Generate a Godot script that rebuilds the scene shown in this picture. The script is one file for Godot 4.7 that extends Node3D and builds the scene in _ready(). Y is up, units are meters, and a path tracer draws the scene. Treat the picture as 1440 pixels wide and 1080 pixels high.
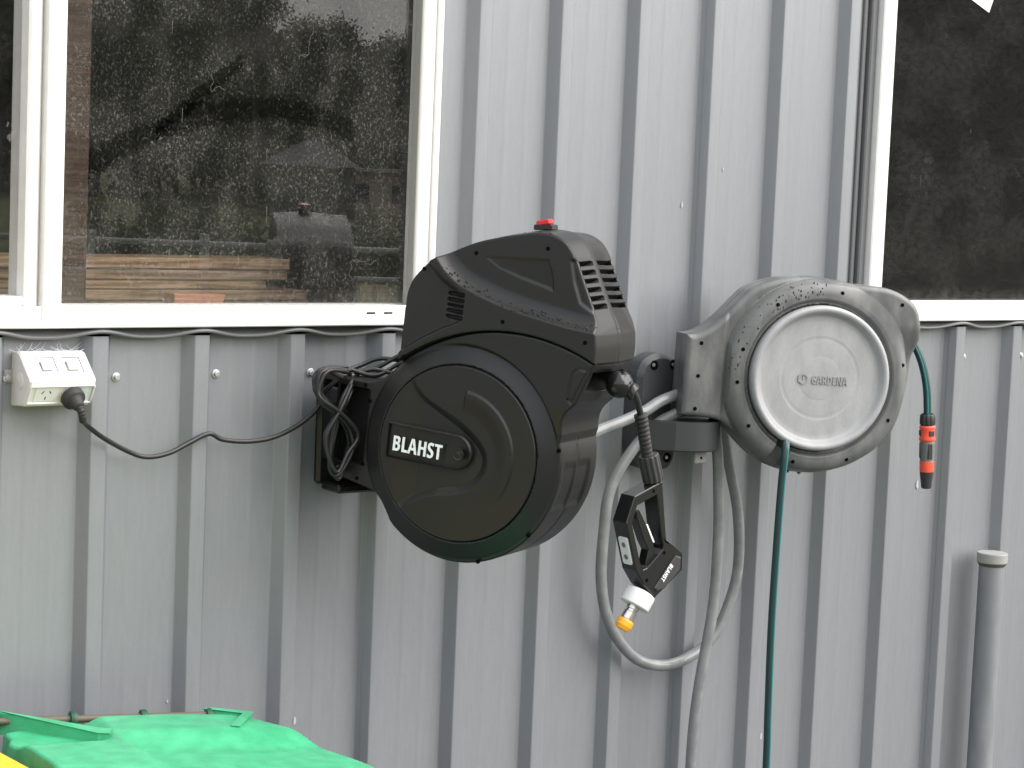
extends Node3D

# ------------------------------------------------------------------ mesh builder
class M:
	var v := PackedVector3Array()
	var n := PackedVector3Array()
	var uv := PackedVector2Array()
	var ix := PackedInt32Array()

	func tri(a: Vector3, b: Vector3, c: Vector3) -> void: # counter-clockwise seen from outside
		var k := v.size()
		var nn := (b - a).cross(c - a).normalized()
		for p in [a, b, c]:
			v.append(p); n.append(nn); uv.append(Vector2(p.x, p.y))
		ix.append_array(PackedInt32Array([k, k + 2, k + 1]))

	func quad(a: Vector3, b: Vector3, c: Vector3, d: Vector3) -> void:
		var k := v.size()
		var nn := (c - a).cross(d - b).normalized()
		var q := [Vector2(0, 1), Vector2(1, 1), Vector2(1, 0), Vector2(0, 0)]
		var i := 0
		for p in [a, b, c, d]:
			v.append(p); n.append(nn); uv.append(q[i]); i += 1
		ix.append_array(PackedInt32Array([k, k + 2, k + 1, k, k + 3, k + 2]))

	# rows of points; outward normal is (along the row) x (to the next row)
	func grid(rows: Array, closed := false, flip := false) -> void:
		var k := v.size()
		var nr := rows.size()
		var nc: int = rows[0].size()
		for r in nr:
			for c in nc:
				v.append(rows[r][c]); n.append(Vector3.ZERO); uv.append(Vector2(float(c) / nc, float(r) / nr))
		for r in nr - 1:
			for c in (nc if closed else nc - 1):
				var a := k + r * nc + c
				var b := k + r * nc + (c + 1) % nc
				var d := a + nc
				var e := b + nc
				_smooth(a, b, e, flip)
				_smooth(a, e, d, flip)
		for i in range(k, v.size()):
			n[i] = n[i].normalized() if n[i].length_squared() > 1e-20 else Vector3.UP

	func _smooth(a: int, b: int, c: int, flip: bool) -> void:
		if flip:
			var t := b; b = c; c = t
		var nn := (v[b] - v[a]).cross(v[c] - v[a])
		n[a] += nn; n[b] += nn; n[c] += nn
		ix.append(a); ix.append(c); ix.append(b)

	func box(c: Vector3, s: Vector3, r := 0.0, t := Transform3D()) -> void:
		var h := s * 0.5
		r = minf(r, minf(h.x, minf(h.y, h.z)) * 0.98)
		if r <= 0.0:
			r = minf(h.x, minf(h.y, h.z)) * 0.02
		var P := func(sx: int, sy: int, sz: int, ax: int) -> Vector3:
			var q := Vector3(h.x * sx, h.y * sy, h.z * sz)
			if ax != 0: q.x -= r * sx
			if ax != 1: q.y -= r * sy
			if ax != 2: q.z -= r * sz
			return t * (c + q)
		var O := t * c
		var put := func(a: Vector3, b: Vector3, e: Vector3, d: Vector3) -> void:
			if (b - a).cross(e - a).dot((a + e) * 0.5 - O) < 0.0:
				quad(d, e, b, a)
			else:
				quad(a, b, e, d)
		for s1 in [-1, 1]:
			put.call(P.call(s1, -1, -1, 0), P.call(s1, 1, -1, 0), P.call(s1, 1, 1, 0), P.call(s1, -1, 1, 0))
			put.call(P.call(-1, s1, -1, 1), P.call(1, s1, -1, 1), P.call(1, s1, 1, 1), P.call(-1, s1, 1, 1))
			put.call(P.call(-1, -1, s1, 2), P.call(1, -1, s1, 2), P.call(1, 1, s1, 2), P.call(-1, 1, s1, 2))
			for s2 in [-1, 1]:
				put.call(P.call(s1, s2, -1, 0), P.call(s1, s2, 1, 0), P.call(s1, s2, 1, 1), P.call(s1, s2, -1, 1))
				put.call(P.call(s1, -1, s2, 0), P.call(s1, 1, s2, 0), P.call(s1, 1, s2, 2), P.call(s1, -1, s2, 2))
				put.call(P.call(-1, s1, s2, 1), P.call(1, s1, s2, 1), P.call(1, s1, s2, 2), P.call(-1, s1, s2, 2))
				for s3 in [-1, 1]:
					var a: Vector3 = P.call(s1, s2, s3, 0)
					var b: Vector3 = P.call(s1, s2, s3, 1)
					var d: Vector3 = P.call(s1, s2, s3, 2)
					if (b - a).cross(d - a).dot(a - O) < 0.0: tri(a, d, b)
					else: tri(a, b, d)

	# profile: (radius, height) from bottom to top round +y of t
	func lathe(prof: Array, t := Transform3D(), sides := 32) -> void:
		var rows := []
		for p in prof:
			var row := PackedVector3Array()
			for k in sides:
				var a := TAU * k / sides
				row.append(t * Vector3(p.x * sin(a), p.y, p.x * cos(a)))
			rows.append(row)
		grid(rows, true)

	func lathe_sharp(prof: Array, t := Transform3D(), sides := 32) -> void:
		for k in prof.size() - 1:
			lathe([prof[k], prof[k + 1]], t, sides)

	func tube(pts: Array, rad: Variant, sides := 12, per := 6, caps := true) -> void:
		var c := M.spline(pts, per)
		var rows := []
		var up := Vector3(0.31, 0.2, 0.93).normalized()
		for i in c.size():
			var d: Vector3 = (c[mini(i + 1, c.size() - 1)] - c[maxi(i - 1, 0)]).normalized()
			var s := d.cross(up)
			if s.length() < 0.05: s = d.cross(Vector3(1, 0.1, 0))
			s = s.normalized()
			up = s.cross(d).normalized()
			var r: float = rad if rad is float else rad.call(float(i) / (c.size() - 1))
			var row := PackedVector3Array()
			for k in sides:
				var a := TAU * k / sides
				row.append(c[i] + (s * cos(a) + up * sin(a)) * r)
			rows.append(row)
		grid(rows, true, true)
		if caps:
			for e in 2:
				var row: PackedVector3Array = rows[0] if e == 0 else rows[-1]
				var m: Vector3 = c[0] if e == 0 else c[-1]
				for k in sides:
					if e == 0: tri(m, row[k], row[(k + 1) % sides])
					else: tri(m, row[(k + 1) % sides], row[k])

	static func spline(pts: Array, per: int) -> PackedVector3Array:
		var o := PackedVector3Array()
		var m := pts.size()
		if m == 2:
			per = 1
		for i in m - 1:
			var a: Vector3 = pts[maxi(i - 1, 0)]
			var b: Vector3 = pts[i]
			var c: Vector3 = pts[i + 1]
			var d: Vector3 = pts[mini(i + 2, m - 1)]
			for k in per:
				o.append(b.cubic_interpolate(c, a, d, float(k) / per))
		o.append(pts[m - 1])
		return o

	# polygon (counter-clockwise in x,y) from z0 to z1 with a chamfer b at the front (z1)
	func prism(poly: PackedVector2Array, z0: float, z1: float, b := 0.0, t := Transform3D()) -> void:
		var inner := poly
		if b > 0.0:
			inner = M.inset(poly, b)
		var m := poly.size()
		for i in m:
			var j := (i + 1) % m
			var p := poly[i]
			var q := poly[j]
			quad(t * Vector3(p.x, p.y, z0), t * Vector3(q.x, q.y, z0), t * Vector3(q.x, q.y, z1 - b), t * Vector3(p.x, p.y, z1 - b))
			if b > 0.0:
				quad(t * Vector3(p.x, p.y, z1 - b), t * Vector3(q.x, q.y, z1 - b), t * Vector3(inner[j].x, inner[j].y, z1), t * Vector3(inner[i].x, inner[i].y, z1))
		flat(inner, z1, false, t)
		flat(poly, z0, true, t)

	func flat(poly: PackedVector2Array, z: float, back := false, t := Transform3D()) -> void:
		var ts := Geometry2D.triangulate_polygon(poly)
		for i in range(0, ts.size(), 3):
			var a := poly[ts[i]]
			var b := poly[ts[i + 1]]
			var c := poly[ts[i + 2]]
			if ((b - a).cross(c - a) < 0.0) != back:
				var s := b; b = c; c = s
			tri(t * Vector3(a.x, a.y, z), t * Vector3(b.x, b.y, z), t * Vector3(c.x, c.y, z))

	static func inset(poly: PackedVector2Array, b: float) -> PackedVector2Array:
		var o := PackedVector2Array()
		var m := poly.size()
		for i in m:
			var d1 := (poly[i] - poly[(i + m - 1) % m]).normalized()
			var d2 := (poly[(i + 1) % m] - poly[i]).normalized()
			var nn := Vector2(-d1.y - d2.y, d1.x + d2.x)
			nn = nn / maxf(nn.length_squared() * 0.5, 0.25)
			o.append(poly[i] + nn * b)
		return o

	# A moulded shell: its front is a height over the outline, with rounded edges; the side follows the outline to the mirrored back.
	func relief(outline: PackedVector2Array, hf: Callable, rad: float, cell: float, side: Callable, nw := 12, back := -1.0) -> void:
		var b := M.resample(outline, cell * 0.9)
		var m := b.size()
		var nb := PackedVector2Array()
		for i in m:
			var d := b[(i + 1) % m] - b[(i + m - 1) % m]
			nb.append(Vector2(d.y, -d.x).normalized())
		var lo := b[0]
		var hi := b[0]
		for p in b:
			lo = lo.min(p); hi = hi.max(p)
		lo -= Vector2(cell, cell) * 2.0
		var nx := int((hi.x - lo.x) / cell) + 4
		var ny := int((hi.y - lo.y) / cell) + 4
		var dist := PackedFloat32Array(); dist.resize(nx * ny); dist.fill(1e3)
		var near := PackedInt32Array(); near.resize(nx * ny); near.fill(-1)
		var reach := int(ceil(maxf(rad, cell * 2.0) / cell)) + 1
		for i in m:
			var g := (b[i] - lo) / cell
			for y in range(maxi(int(g.y) - reach, 0), mini(int(g.y) + reach + 1, ny)):
				for x in range(maxi(int(g.x) - reach, 0), mini(int(g.x) + reach + 1, nx)):
					var dd := Vector2(x - g.x, y - g.y).length() * cell
					if dd < dist[y * nx + x]:
						dist[y * nx + x] = dd; near[y * nx + x] = i
		var id := PackedInt32Array(); id.resize(nx * ny); id.fill(-1)
		var hb := PackedFloat32Array(); hb.resize(nx * ny)
		var k0 := v.size()
		for y in ny:
			for x in nx:
				var q := y * nx + x
				var p := lo + Vector2(x, y) * cell
				var d := dist[q]
				if d < cell * 0.72:
					p = b[near[q]]; d = 0.0
				else:
					if near[q] >= 0:
						if (p - b[near[q]]).dot(nb[near[q]]) > 0.0: continue
					elif not Geometry2D.is_point_in_polygon(p, outline): continue
				var h: float = hf.call(p)
				hb[q] = h
				if d < rad: h += -rad + sqrt(maxf(rad * rad - (rad - d) * (rad - d), 0.0))
				id[q] = v.size()
				v.append(Vector3(p.x, p.y, h)); n.append(Vector3.ZERO); uv.append(p)
		for y in ny - 1:
			for x in nx - 1:
				var a := id[y * nx + x]
				var c := id[y * nx + x + 1]
				var e := id[y * nx + nx + x + 1]
				var f := id[y * nx + nx + x]
				if a >= 0 and c >= 0 and e >= 0 and f >= 0:
					_smooth(a, c, e, false); _smooth(a, e, f, false)
				elif a >= 0 and c >= 0 and e >= 0: _smooth(a, c, e, false)
				elif a >= 0 and e >= 0 and f >= 0: _smooth(a, e, f, false)
				elif a >= 0 and c >= 0 and f >= 0: _smooth(a, c, f, false)
				elif c >= 0 and e >= 0 and f >= 0: _smooth(c, e, f, false)
		for y in ny: # normals from the height and, near the edge, from the rounding
			for x in nx:
				var q := y * nx + x
				if id[q] < 0: continue
				var gx := M.slope(hb, id, q, 1, x > 0, x < nx - 1) / cell
				var gy := M.slope(hb, id, q, nx, y > 0, y < ny - 1) / cell
				var nn := Vector3(-gx, -gy, 1.0).normalized()
				var d := 0.0 if dist[q] < cell * 0.72 else dist[q]
				if d < rad and near[q] >= 0:
					var c := (rad - d) / rad
					var e := nb[near[q]]
					nn = (nn * sqrt(1.0 - c * c) + Vector3(e.x, e.y, 0.0) * c).normalized()
				n[id[q]] = nn
		var rows := []
		for r in range(nw, -1, -1):
			var row := PackedVector3Array()
			for i in m:
				var top: float = hf.call(b[i]) - rad
				var bot := -top if back < 0.0 else -back
				var w := lerpf(top + 0.0005, bot, float(r) / nw)
				var off: float = side.call(b[i], w)
				if off > 0.0: off = minf(off, maxf(top - absf(w), 0.0) * 0.09)
				row.append(Vector3(b[i].x + nb[i].x * off, b[i].y + nb[i].y * off, w))
			rows.append(row)
		# rounded back edge, then the flat back
		var tail := []
		for r in range(4, 0, -1):
			var a := PI / 2 * r / 4.0
			var row := PackedVector3Array()
			for i in m:
				row.append(rows[0][i] + Vector3(-nb[i].x * rad * (1 - cos(a)), -nb[i].y * rad * (1 - cos(a)), -rad * sin(a)))
			tail.append(row)
		grid(tail + rows, true)
		var bk := M.inset(outline, rad * 0.9)
		flat(bk, tail[0][0].z, true)

	static func slope(hb: PackedFloat32Array, id: PackedInt32Array, q: int, s: int, lo: bool, hi: bool) -> float:
		var a := lo and id[q - s] >= 0
		var b := hi and id[q + s] >= 0
		if a and b: return (hb[q + s] - hb[q - s]) * 0.5
		if a: return hb[q] - hb[q - s]
		if b: return hb[q + s] - hb[q]
		return 0.0

	static func resample(o: PackedVector2Array, step: float) -> PackedVector2Array:
		var r := PackedVector2Array()
		for i in o.size():
			var a := o[i]
			var c := o[(i + 1) % o.size()]
			var k := maxi(1, int(round(a.distance_to(c) / step)))
			for j in k: r.append(a.lerp(c, float(j) / k))
		return r

	func mesh() -> ArrayMesh:
		var a := []
		a.resize(Mesh.ARRAY_MAX)
		a[Mesh.ARRAY_VERTEX] = v; a[Mesh.ARRAY_NORMAL] = n; a[Mesh.ARRAY_TEX_UV] = uv; a[Mesh.ARRAY_INDEX] = ix
		var m := ArrayMesh.new()
		m.add_surface_from_arrays(Mesh.PRIMITIVE_TRIANGLES, a)
		return m

# ------------------------------------------------------------------ scene helpers
var rng := RandomNumberGenerator.new()
var mats := {}

func thing(called: String, label: String, category: String, at := Vector3.ZERO, group := "") -> Node3D:
	var o := Node3D.new()
	o.name = called
	add_child(o, true)
	o.position = at
	tag(o, label, category, group)
	return o

func tag(o: Node, label: String, category: String, group := "") -> void:
	o.set_meta("label", label)
	if category != "": o.set_meta("category", category)
	if group != "": o.set_meta("group", group)

func put(called: String, m: Variant, mat: Material, parent: Node = self) -> MeshInstance3D:
	var o := MeshInstance3D.new()
	o.name = called
	o.mesh = m.mesh() if m is M else m
	o.material_override = mat
	parent.add_child(o, true)
	return o

func bx(called: String, lo: Vector3, hi: Vector3, mat: Material, parent: Node, r := 0.0015) -> MeshInstance3D:
	var m := M.new()
	m.box((lo + hi) * 0.5, hi - lo, r)
	return put(called, m, mat, parent)

func structure(o: Node) -> Node:
	o.set_meta("kind", "structure")
	return o

func lin(r: float, g: float, b: float, a := 1.0) -> Color:
	var c := Color(r, g, b).linear_to_srgb()
	c.a = a
	return c

func mat(c: Color, rough := 0.6, metal := 0.0, spec := 0.5) -> StandardMaterial3D:
	var m := StandardMaterial3D.new()
	m.albedo_color = c
	m.roughness = rough
	m.metallic = metal
	m.metallic_specular = spec
	return m

func noise_image(w: int, h: int, freq: float, octaves: int, sd: int, kind := FastNoiseLite.TYPE_SIMPLEX_SMOOTH) -> Image:
	var f := FastNoiseLite.new()
	f.seed = sd
	f.noise_type = kind
	f.frequency = freq
	f.fractal_octaves = octaves
	return f.get_seamless_image(w, h)

# a tone texture: dark colour at 0, light colour at 1, squeezed round the middle
func tone(w: int, h: int, freq: float, octaves: int, sd: int, a: Color, b: Color, contrast := 1.0, second := 0.0) -> ImageTexture:
	var im := noise_image(w, h, freq, octaves, sd)
	var im2 := noise_image(w, h, freq * 9.0, 2, sd + 7)
	var o := Image.create(w, h, false, Image.FORMAT_RGB8)
	for y in h:
		for x in w:
			var t := clampf((im.get_pixel(x, y).r - 0.5) * contrast + 0.5 + (im2.get_pixel(x, y).r - 0.5) * second, 0, 1)
			o.set_pixel(x, y, a.lerp(b, t))
	return ImageTexture.create_from_image(o)

func grain_normal(w: int, freq: float, sd: int, strength: float) -> ImageTexture:
	var im := noise_image(w, w, freq, 3, sd)
	im.convert(Image.FORMAT_RGBA8)
	im.bump_map_to_normal_map(strength)
	return ImageTexture.create_from_image(im)

func tri(m: StandardMaterial3D, scale: Vector3, world := false) -> StandardMaterial3D:
	m.uv1_triplanar = true
	m.uv1_world_triplanar = world
	m.uv1_scale = scale
	return m

func spl2(pts: Array, per := 6) -> PackedVector2Array:
	var o := PackedVector2Array()
	var m := pts.size()
	for i in m - 1:
		var a: Vector2 = pts[maxi(i - 1, 0)]
		var b: Vector2 = pts[i]
		var c: Vector2 = pts[i + 1]
		var d: Vector2 = pts[mini(i + 2, m - 1)]
		for k in per: o.append(b.cubic_interpolate(c, a, d, float(k) / per))
	o.append(pts[m - 1])
	return o

func arc(c: Vector2, r: float, a0: float, a1: float, k: int) -> PackedVector2Array:
	var o := PackedVector2Array()
	for i in k + 1:
		var a := deg_to_rad(lerpf(a0, a1, float(i) / k))
		o.append(c + Vector2(cos(a), sin(a)) * r)
	return o

func join(parts: Array) -> PackedVector2Array:
	var o := PackedVector2Array()
	for p in parts:
		for q in p:
			if o.is_empty() or o[-1].distance_to(q) > 0.0004: o.append(q)
	if o[0].distance_to(o[-1]) < 0.0004: o.remove_at(o.size() - 1)
	return o

func sdf(p: Vector2, poly: PackedVector2Array) -> float: # positive inside
	var d := 1e9
	var inside := false
	var j := poly.size() - 1
	for i in poly.size():
		var a := poly[i]
		var b := poly[j]
		var e := b - a
		var w := p - a
		d = minf(d, (w - e * clampf(w.dot(e) / e.dot(e), 0, 1)).length_squared())
		if (a.y > p.y) != (b.y > p.y) and p.x < e.x * (p.y - a.y) / e.y + a.x: inside = not inside
		j = i
	return sqrt(d) * (1.0 if inside else -1.0)

func line_dist(p: Vector2, l: PackedVector2Array) -> float: # signed: positive left of the line's way
	var best := 1e9
	var s := 1.0
	for i in l.size() - 1:
		var a := l[i]
		var e := l[i + 1] - a
		var w := p - a
		var q := w - e * clampf(w.dot(e) / e.dot(e), 0, 1)
		if q.length_squared() < best:
			best = q.length_squared()
			s = signf(e.cross(w))
	return sqrt(best) * s

func scoop(d: float) -> float: # how far the black housing's face falls back above its ridge
	return 0.021 * (1.0 - pow(1.0 - clampf(d / 0.028, 0.0, 1.0), 2.3))

func sm(a: float, b: float, x: float) -> float:
	return smoothstep(a, b, x)

func dir_basis(y: Vector3) -> Basis: # a basis whose y axis points along the given way
	y = y.normalized()
	var x := y.cross(Vector3(0.2, 0.1, 1)).normalized()
	return Basis(x, y, x.cross(y))

func text(called: String, s: String, font: Font, size: float, width: float, depth: float, m: Material, parent: Node, t: Transform3D) -> MeshInstance3D:
	var tm := TextMesh.new()
	tm.font = font
	tm.text = s
	tm.font_size = 64
	tm.pixel_size = 0.01
	tm.depth = 0.1
	var bb := tm.get_aabb()
	var arr := tm.surface_get_arrays(0) if tm.get_surface_count() else []
	var st := SurfaceTool.new()
	st.begin(Mesh.PRIMITIVE_TRIANGLES)
	var sc := Vector3(width / bb.size.x, size / bb.size.y, depth / bb.size.z)
	st.append_from(tm, 0, t * Transform3D(Basis.from_scale(sc), -bb.get_center() * sc))
	return put(called, st.commit(), m, parent)

# ------------------------------------------------------------------ the scene
func _ready() -> void:
	rng.seed = 7
	# camera
	var cam := Camera3D.new()
	cam.name = "camera"
	var F := Vector3(0.59698547, -0.09387071, -0.79674126)
	var R := Vector3(0.80192148, 0.04131656, 0.59599907)
	var U := Vector3(0.02302825, 0.99472671, -0.09994232)
	cam.transform = Transform3D(Basis(R, U, -F).orthonormalized(), Vector3(-2.37738, 1.9, 3.35894))
	cam.fov = 19.66
	cam.near = 0.05
	cam.far = 900
	add_child(cam)
	cam.current = true
	# sky, exposure
	var sky := ProceduralSkyMaterial.new()
	sky.sky_top_color = Color(0.85, 0.885, 0.93)
	sky.sky_horizon_color = Color(0.89, 0.915, 0.945)
	sky.ground_bottom_color = Color(0.42, 0.42, 0.38)
	sky.ground_horizon_color = Color(0.6, 0.61, 0.58)
	sky.sky_curve = 0.15
	sky.sky_energy_multiplier = 0.76
	var sk := Sky.new()
	sk.sky_material = sky
	var env := Environment.new()
	env.background_mode = Environment.BG_SKY
	env.sky = sk
	env.background_energy_multiplier = 1.0
	sky.ground_energy_multiplier = 0.7
	env.tonemap_mode = Environment.TONE_MAPPER_LINEAR
	env.tonemap_exposure = 3.8
	env.sdfgi_enabled = true
	env.ssao_enabled = true
	env.ssil_enabled = true
	env.ambient_light_source = Environment.AMBIENT_SOURCE_SKY
	var we := WorldEnvironment.new()
	we.name = "world"
	we.environment = env
	add_child(we)
	# a sun behind thin cloud, high and to the right
	var sun := DirectionalLight3D.new()
	sun.name = "sun"
	sun.light_energy = 0.5
	sun.light_color = Color(1.0, 0.985, 0.97)
	sun.light_angular_distance = 72
	sun.shadow_enabled = true
	var az := deg_to_rad(45.0)
	var el := deg_to_rad(42.0)
	var to_sun := Vector3(sin(az) * cos(el), sin(el), cos(az) * cos(el))
	add_child(sun)
	sun.look_at_from_position(to_sun * 10.0, Vector3.ZERO, Vector3.UP)

	make_materials()
	make_ground()
	make_shed()
	make_surroundings()
	make_boards()
	make_outlet()
	make_black_reel()
	make_gun()
	make_grey_reel()
	make_hoses()
	make_pipe()
	make_bins()
	make_drops()

func make_materials() -> void:
	var steel := mat(Color.WHITE, 0.4, 0.25, 0.5)
	steel.albedo_texture = tone(1024, 512, 0.03, 4, 3, lin(0.208, 0.221, 0.240), lin(0.250, 0.262, 0.279), 0.5, 0.8)
	tri(steel, Vector3(2.9, 0.8, 2.9), true)
	mats.steel = steel
	mats.steel_b = steel
	var white := mat(Color.WHITE, 0.35)
	white.albedo_texture = tone(256, 256, 0.02, 4, 11, lin(0.76, 0.76, 0.74), lin(0.84, 0.84, 0.83), 1.2, 0.2)
	mats.white = tri(white, Vector3(3, 3, 3), true)
	mats.rubber = mat(lin(0.02, 0.02, 0.021), 0.65)
	mats.gasket = mat(lin(0.30, 0.30, 0.28), 0.6)
	mats.flash = mat(lin(0.13, 0.133, 0.14), 0.42)
	mats.screw = mat(lin(0.55, 0.55, 0.56), 0.35, 0.8)
	mats.hole = mat(lin(0.004, 0.004, 0.004), 0.9, 0.0, 0.1)
	var glass := mat(Color(0.0, 0.0, 0.0, 0.0), 0.0)
	glass.transparency = BaseMaterial3D.TRANSPARENCY_ALPHA
	mats.glass = glass
	var black := mat(lin(0.0135, 0.0136, 0.0142), 0.36)
	black.metallic_specular = 0.45
	black.normal_enabled = true
	black.normal_texture = grain_normal(512, 0.12, 21, 2.0)
	black.normal_scale = 0.16
	tri(black, Vector3(9, 9, 9))
	mats.black = black
	var disc: StandardMaterial3D = black.duplicate()
	disc.albedo_color = lin(0.0125, 0.0122, 0.0115)
	disc.roughness = 0.38
	mats.disc = disc
	mats.gloss = mat(lin(0.011, 0.011, 0.012), 0.22)
	mats.cable = mat(lin(0.016, 0.016, 0.017), 0.38)
	mats.letter = mat(lin(0.82, 0.85, 0.87), 0.45)
	mats.red = mat(lin(0.62, 0.02, 0.03), 0.2)
	var grey := mat(Color.WHITE, 0.4)
	grey.albedo_texture = tone(512, 512, 0.011, 5, 31, lin(0.085, 0.090, 0.094), lin(0.165, 0.168, 0.165), 1.5, 0.25)
	mats.grey = tri(grey, Vector3(3.2, 1.3, 3.2))
	var lid := mat(Color.WHITE, 0.42)
	lid.albedo_texture = tone(512, 512, 0.012, 5, 37, lin(0.285, 0.29, 0.305), lin(0.365, 0.37, 0.38), 1.0, 0.5)
	mats.lid = tri(lid, Vector3(4, 1.6, 4))
	mats.bracket = tri(mat(lin(0.035, 0.037, 0.041), 0.5), Vector3.ONE)
	mats.emboss = mat(lin(0.26, 0.265, 0.275), 0.5)
	var hose := mat(Color.WHITE, 0.2)
	hose.albedo_texture = tone(256, 256, 0.02, 4, 41, lin(0.16, 0.172, 0.178), lin(0.235, 0.245, 0.248), 1.3, 0.35)
	mats.hose = tri(hose, Vector3(4, 4, 4))
	mats.teal_dark = mat(lin(0.012, 0.04, 0.042), 0.35)
	mats.teal = mat(lin(0.02, 0.16, 0.165), 0.32)
	mats.orange = mat(lin(0.78, 0.09, 0.045), 0.4)
	mats.mid_grey = mat(lin(0.13, 0.135, 0.13), 0.5)
	mats.charcoal = mat(lin(0.028, 0.028, 0.029), 0.5)
	mats.yellow_tip = mat(lin(0.80, 0.36, 0.02), 0.4)
	mats.brass = mat(lin(0.62, 0.60, 0.57), 0.22, 0.9)
	mats.outlet = mat(lin(0.66, 0.67, 0.67), 0.3)
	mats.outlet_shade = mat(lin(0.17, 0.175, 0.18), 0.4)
	var pvc := mat(Color.WHITE, 0.4)
	pvc.albedo_texture = tone(256, 256, 0.02, 4, 51, lin(0.165, 0.178, 0.19), lin(0.215, 0.228, 0.242), 1.1, 0.3)
	mats.pvc = tri(pvc, Vector3(4, 1.2, 4))
	mats.cap = mat(lin(0.27, 0.275, 0.268), 0.6)
	var green := mat(Color.WHITE, 0.38)
	green.albedo_texture = tone(512, 512, 0.012, 5, 61, lin(0.04, 0.31, 0.15), lin(0.062, 0.42, 0.215), 1.5, 0.6)
	green.normal_enabled = true
	green.normal_texture = grain_normal(256, 0.1, 63, 2.0)
	green.normal_scale = 0.05
	mats.green = tri(green, Vector3(3, 3, 3))
	mats.dark_green = mat(lin(0.01, 0.06, 0.03), 0.5)
	mats.yellow = mat(lin(0.80, 0.44, 0.01), 0.4)
	mats.rod = mat(lin(0.10, 0.085, 0.06), 0.6)
	mats.paper = mat(lin(0.7, 0.71, 0.66), 0.8)
	mats.mark = mat(lin(0.40, 0.40, 0.395), 0.8)
	mats.web = mat(lin(0.75, 0.77, 0.8), 0.7)
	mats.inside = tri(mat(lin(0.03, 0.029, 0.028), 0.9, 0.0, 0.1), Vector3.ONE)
	mats.stud = wood(lin(0.03, 0.02, 0.016), lin(0.06, 0.038, 0.028), 71)
	mats.wood = wood(lin(0.13, 0.082, 0.048), lin(0.29, 0.195, 0.122), 73)
	mats.wood_b = wood(lin(0.105, 0.067, 0.043), lin(0.25, 0.165, 0.106), 75)
	mats.pink = wood(lin(0.28, 0.12, 0.08), lin(0.42, 0.21, 0.14), 77)

func wood(a: Color, b: Color, sd: int) -> StandardMaterial3D:
	var m := mat(Color.WHITE, 0.8, 0.0, 0.25)
	m.albedo_texture = tone(256, 256, 0.03, 4, sd, a, b, 1.9, 0.7)
	return tri(m, Vector3(0.7, 14, 14))

func make_ground() -> void:
	# gravel yard by the wall, grass beyond
	var m := M.new()
	var g := mat(Color.WHITE, 0.95)
	g.albedo_texture = tone(512, 512, 0.02, 5, 81, lin(0.06, 0.06, 0.055), lin(0.12, 0.117, 0.105), 1.5, 0.8)
	tri(g, Vector3(0.9, 0.9, 0.9), true)
	m.quad(Vector3(-8, 0, 6), Vector3(9, 0, 6), Vector3(9, 0, -7), Vector3(-8, 0, -7))
	structure(put("yard", m, g))
	tag(get_node("yard"), "grey gravel yard along the foot of the metal wall", "")
	var l := mat(Color.WHITE, 0.95)
	l.albedo_texture = tone(512, 512, 0.015, 5, 83, lin(0.06, 0.075, 0.022), lin(0.14, 0.145, 0.05), 1.6, 0.6)
	tri(l, Vector3(0.12, 0.12, 0.12), true)
	var rows := []
	for j in 41:
		var row := PackedVector3Array()
		for i in 41:
			var x := -300.0 + 20.0 * i
			var z := 420.0 - 20.0 * j
			var d := Vector2(x, z).length()
			var y := -0.02 - 1.2 * sm(15, 60, d) + 5.0 * sm(160, 330, z)
			if d < 30.0: y = -0.02
			row.append(Vector3(x, y, z))
		rows.append(row)
	m = M.new()
	m.grid(rows)
	structure(put("grass_field", m, l))
	tag(get_node("grass_field"), "mown grass field reflected low in the dusty window", "")

# ------------------------------------------------------------------ shed
func rib_profile(k: int) -> PackedVector2Array: # one sheet: four ribs, from the flank of rib k to the far foot of rib k + 4
	var p := PackedVector2Array()
	var b := 0.0018
	for r in 5:
		var x := (k + r) * 0.19
		var pts := []
		var up := 0.0016 if r == 0 else 0.0
		pts = [Vector2(0, 0), Vector2(0.014, 0.025), Vector2(0.042, 0.025), Vector2(0.056, 0.0)]
		if r == 0: pts[0] = Vector2(0.0055, 0.0098)
		if r == 4: pts.resize(4)
		for i in pts.size():
			var q: Vector2 = pts[i]
			var prev: Vector2 = pts[i - 1] if i > 0 else (q - Vector2(0.02, 0) if r > 0 else q)
			var next: Vector2 = pts[i + 1] if i < pts.size() - 1 else q + Vector2(0.02, 0)
			if q != prev: p.append(Vector2(x, up) + q + (prev - q).normalized() * b)
			else: p.append(Vector2(x, up) + q)
			if q != prev and q != next: p.append(Vector2(x, up) + q + (next - q).normalized() * b)
		if r < 4:
			for s in [0.098, 0.144]:
				for e in [[-0.007, 0.0], [-0.004, 0.0008], [0.004, 0.0008], [0.007, 0.0]]:
					p.append(Vector2(x + s + e[0], e[1]))
	return p

func clip_profile(p: PackedVector2Array, x0: float, x1: float) -> PackedVector2Array:
	var o := PackedVector2Array()
	for i in p.size():
		if p[i].x >= x0 and p[i].x <= x1:
			if o.is_empty() and i > 0 and p[i].x - x0 > 0.0005:
				o.append(p[i - 1].lerp(p[i], (x0 - p[i - 1].x) / (p[i].x - p[i - 1].x)))
			o.append(p[i])
		elif p[i].x > x1 and not o.is_empty():
			o.append(p[i - 1].lerp(p[i], (x1 - p[i - 1].x) / (p[i].x - p[i - 1].x)))
			break
	return o

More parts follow.
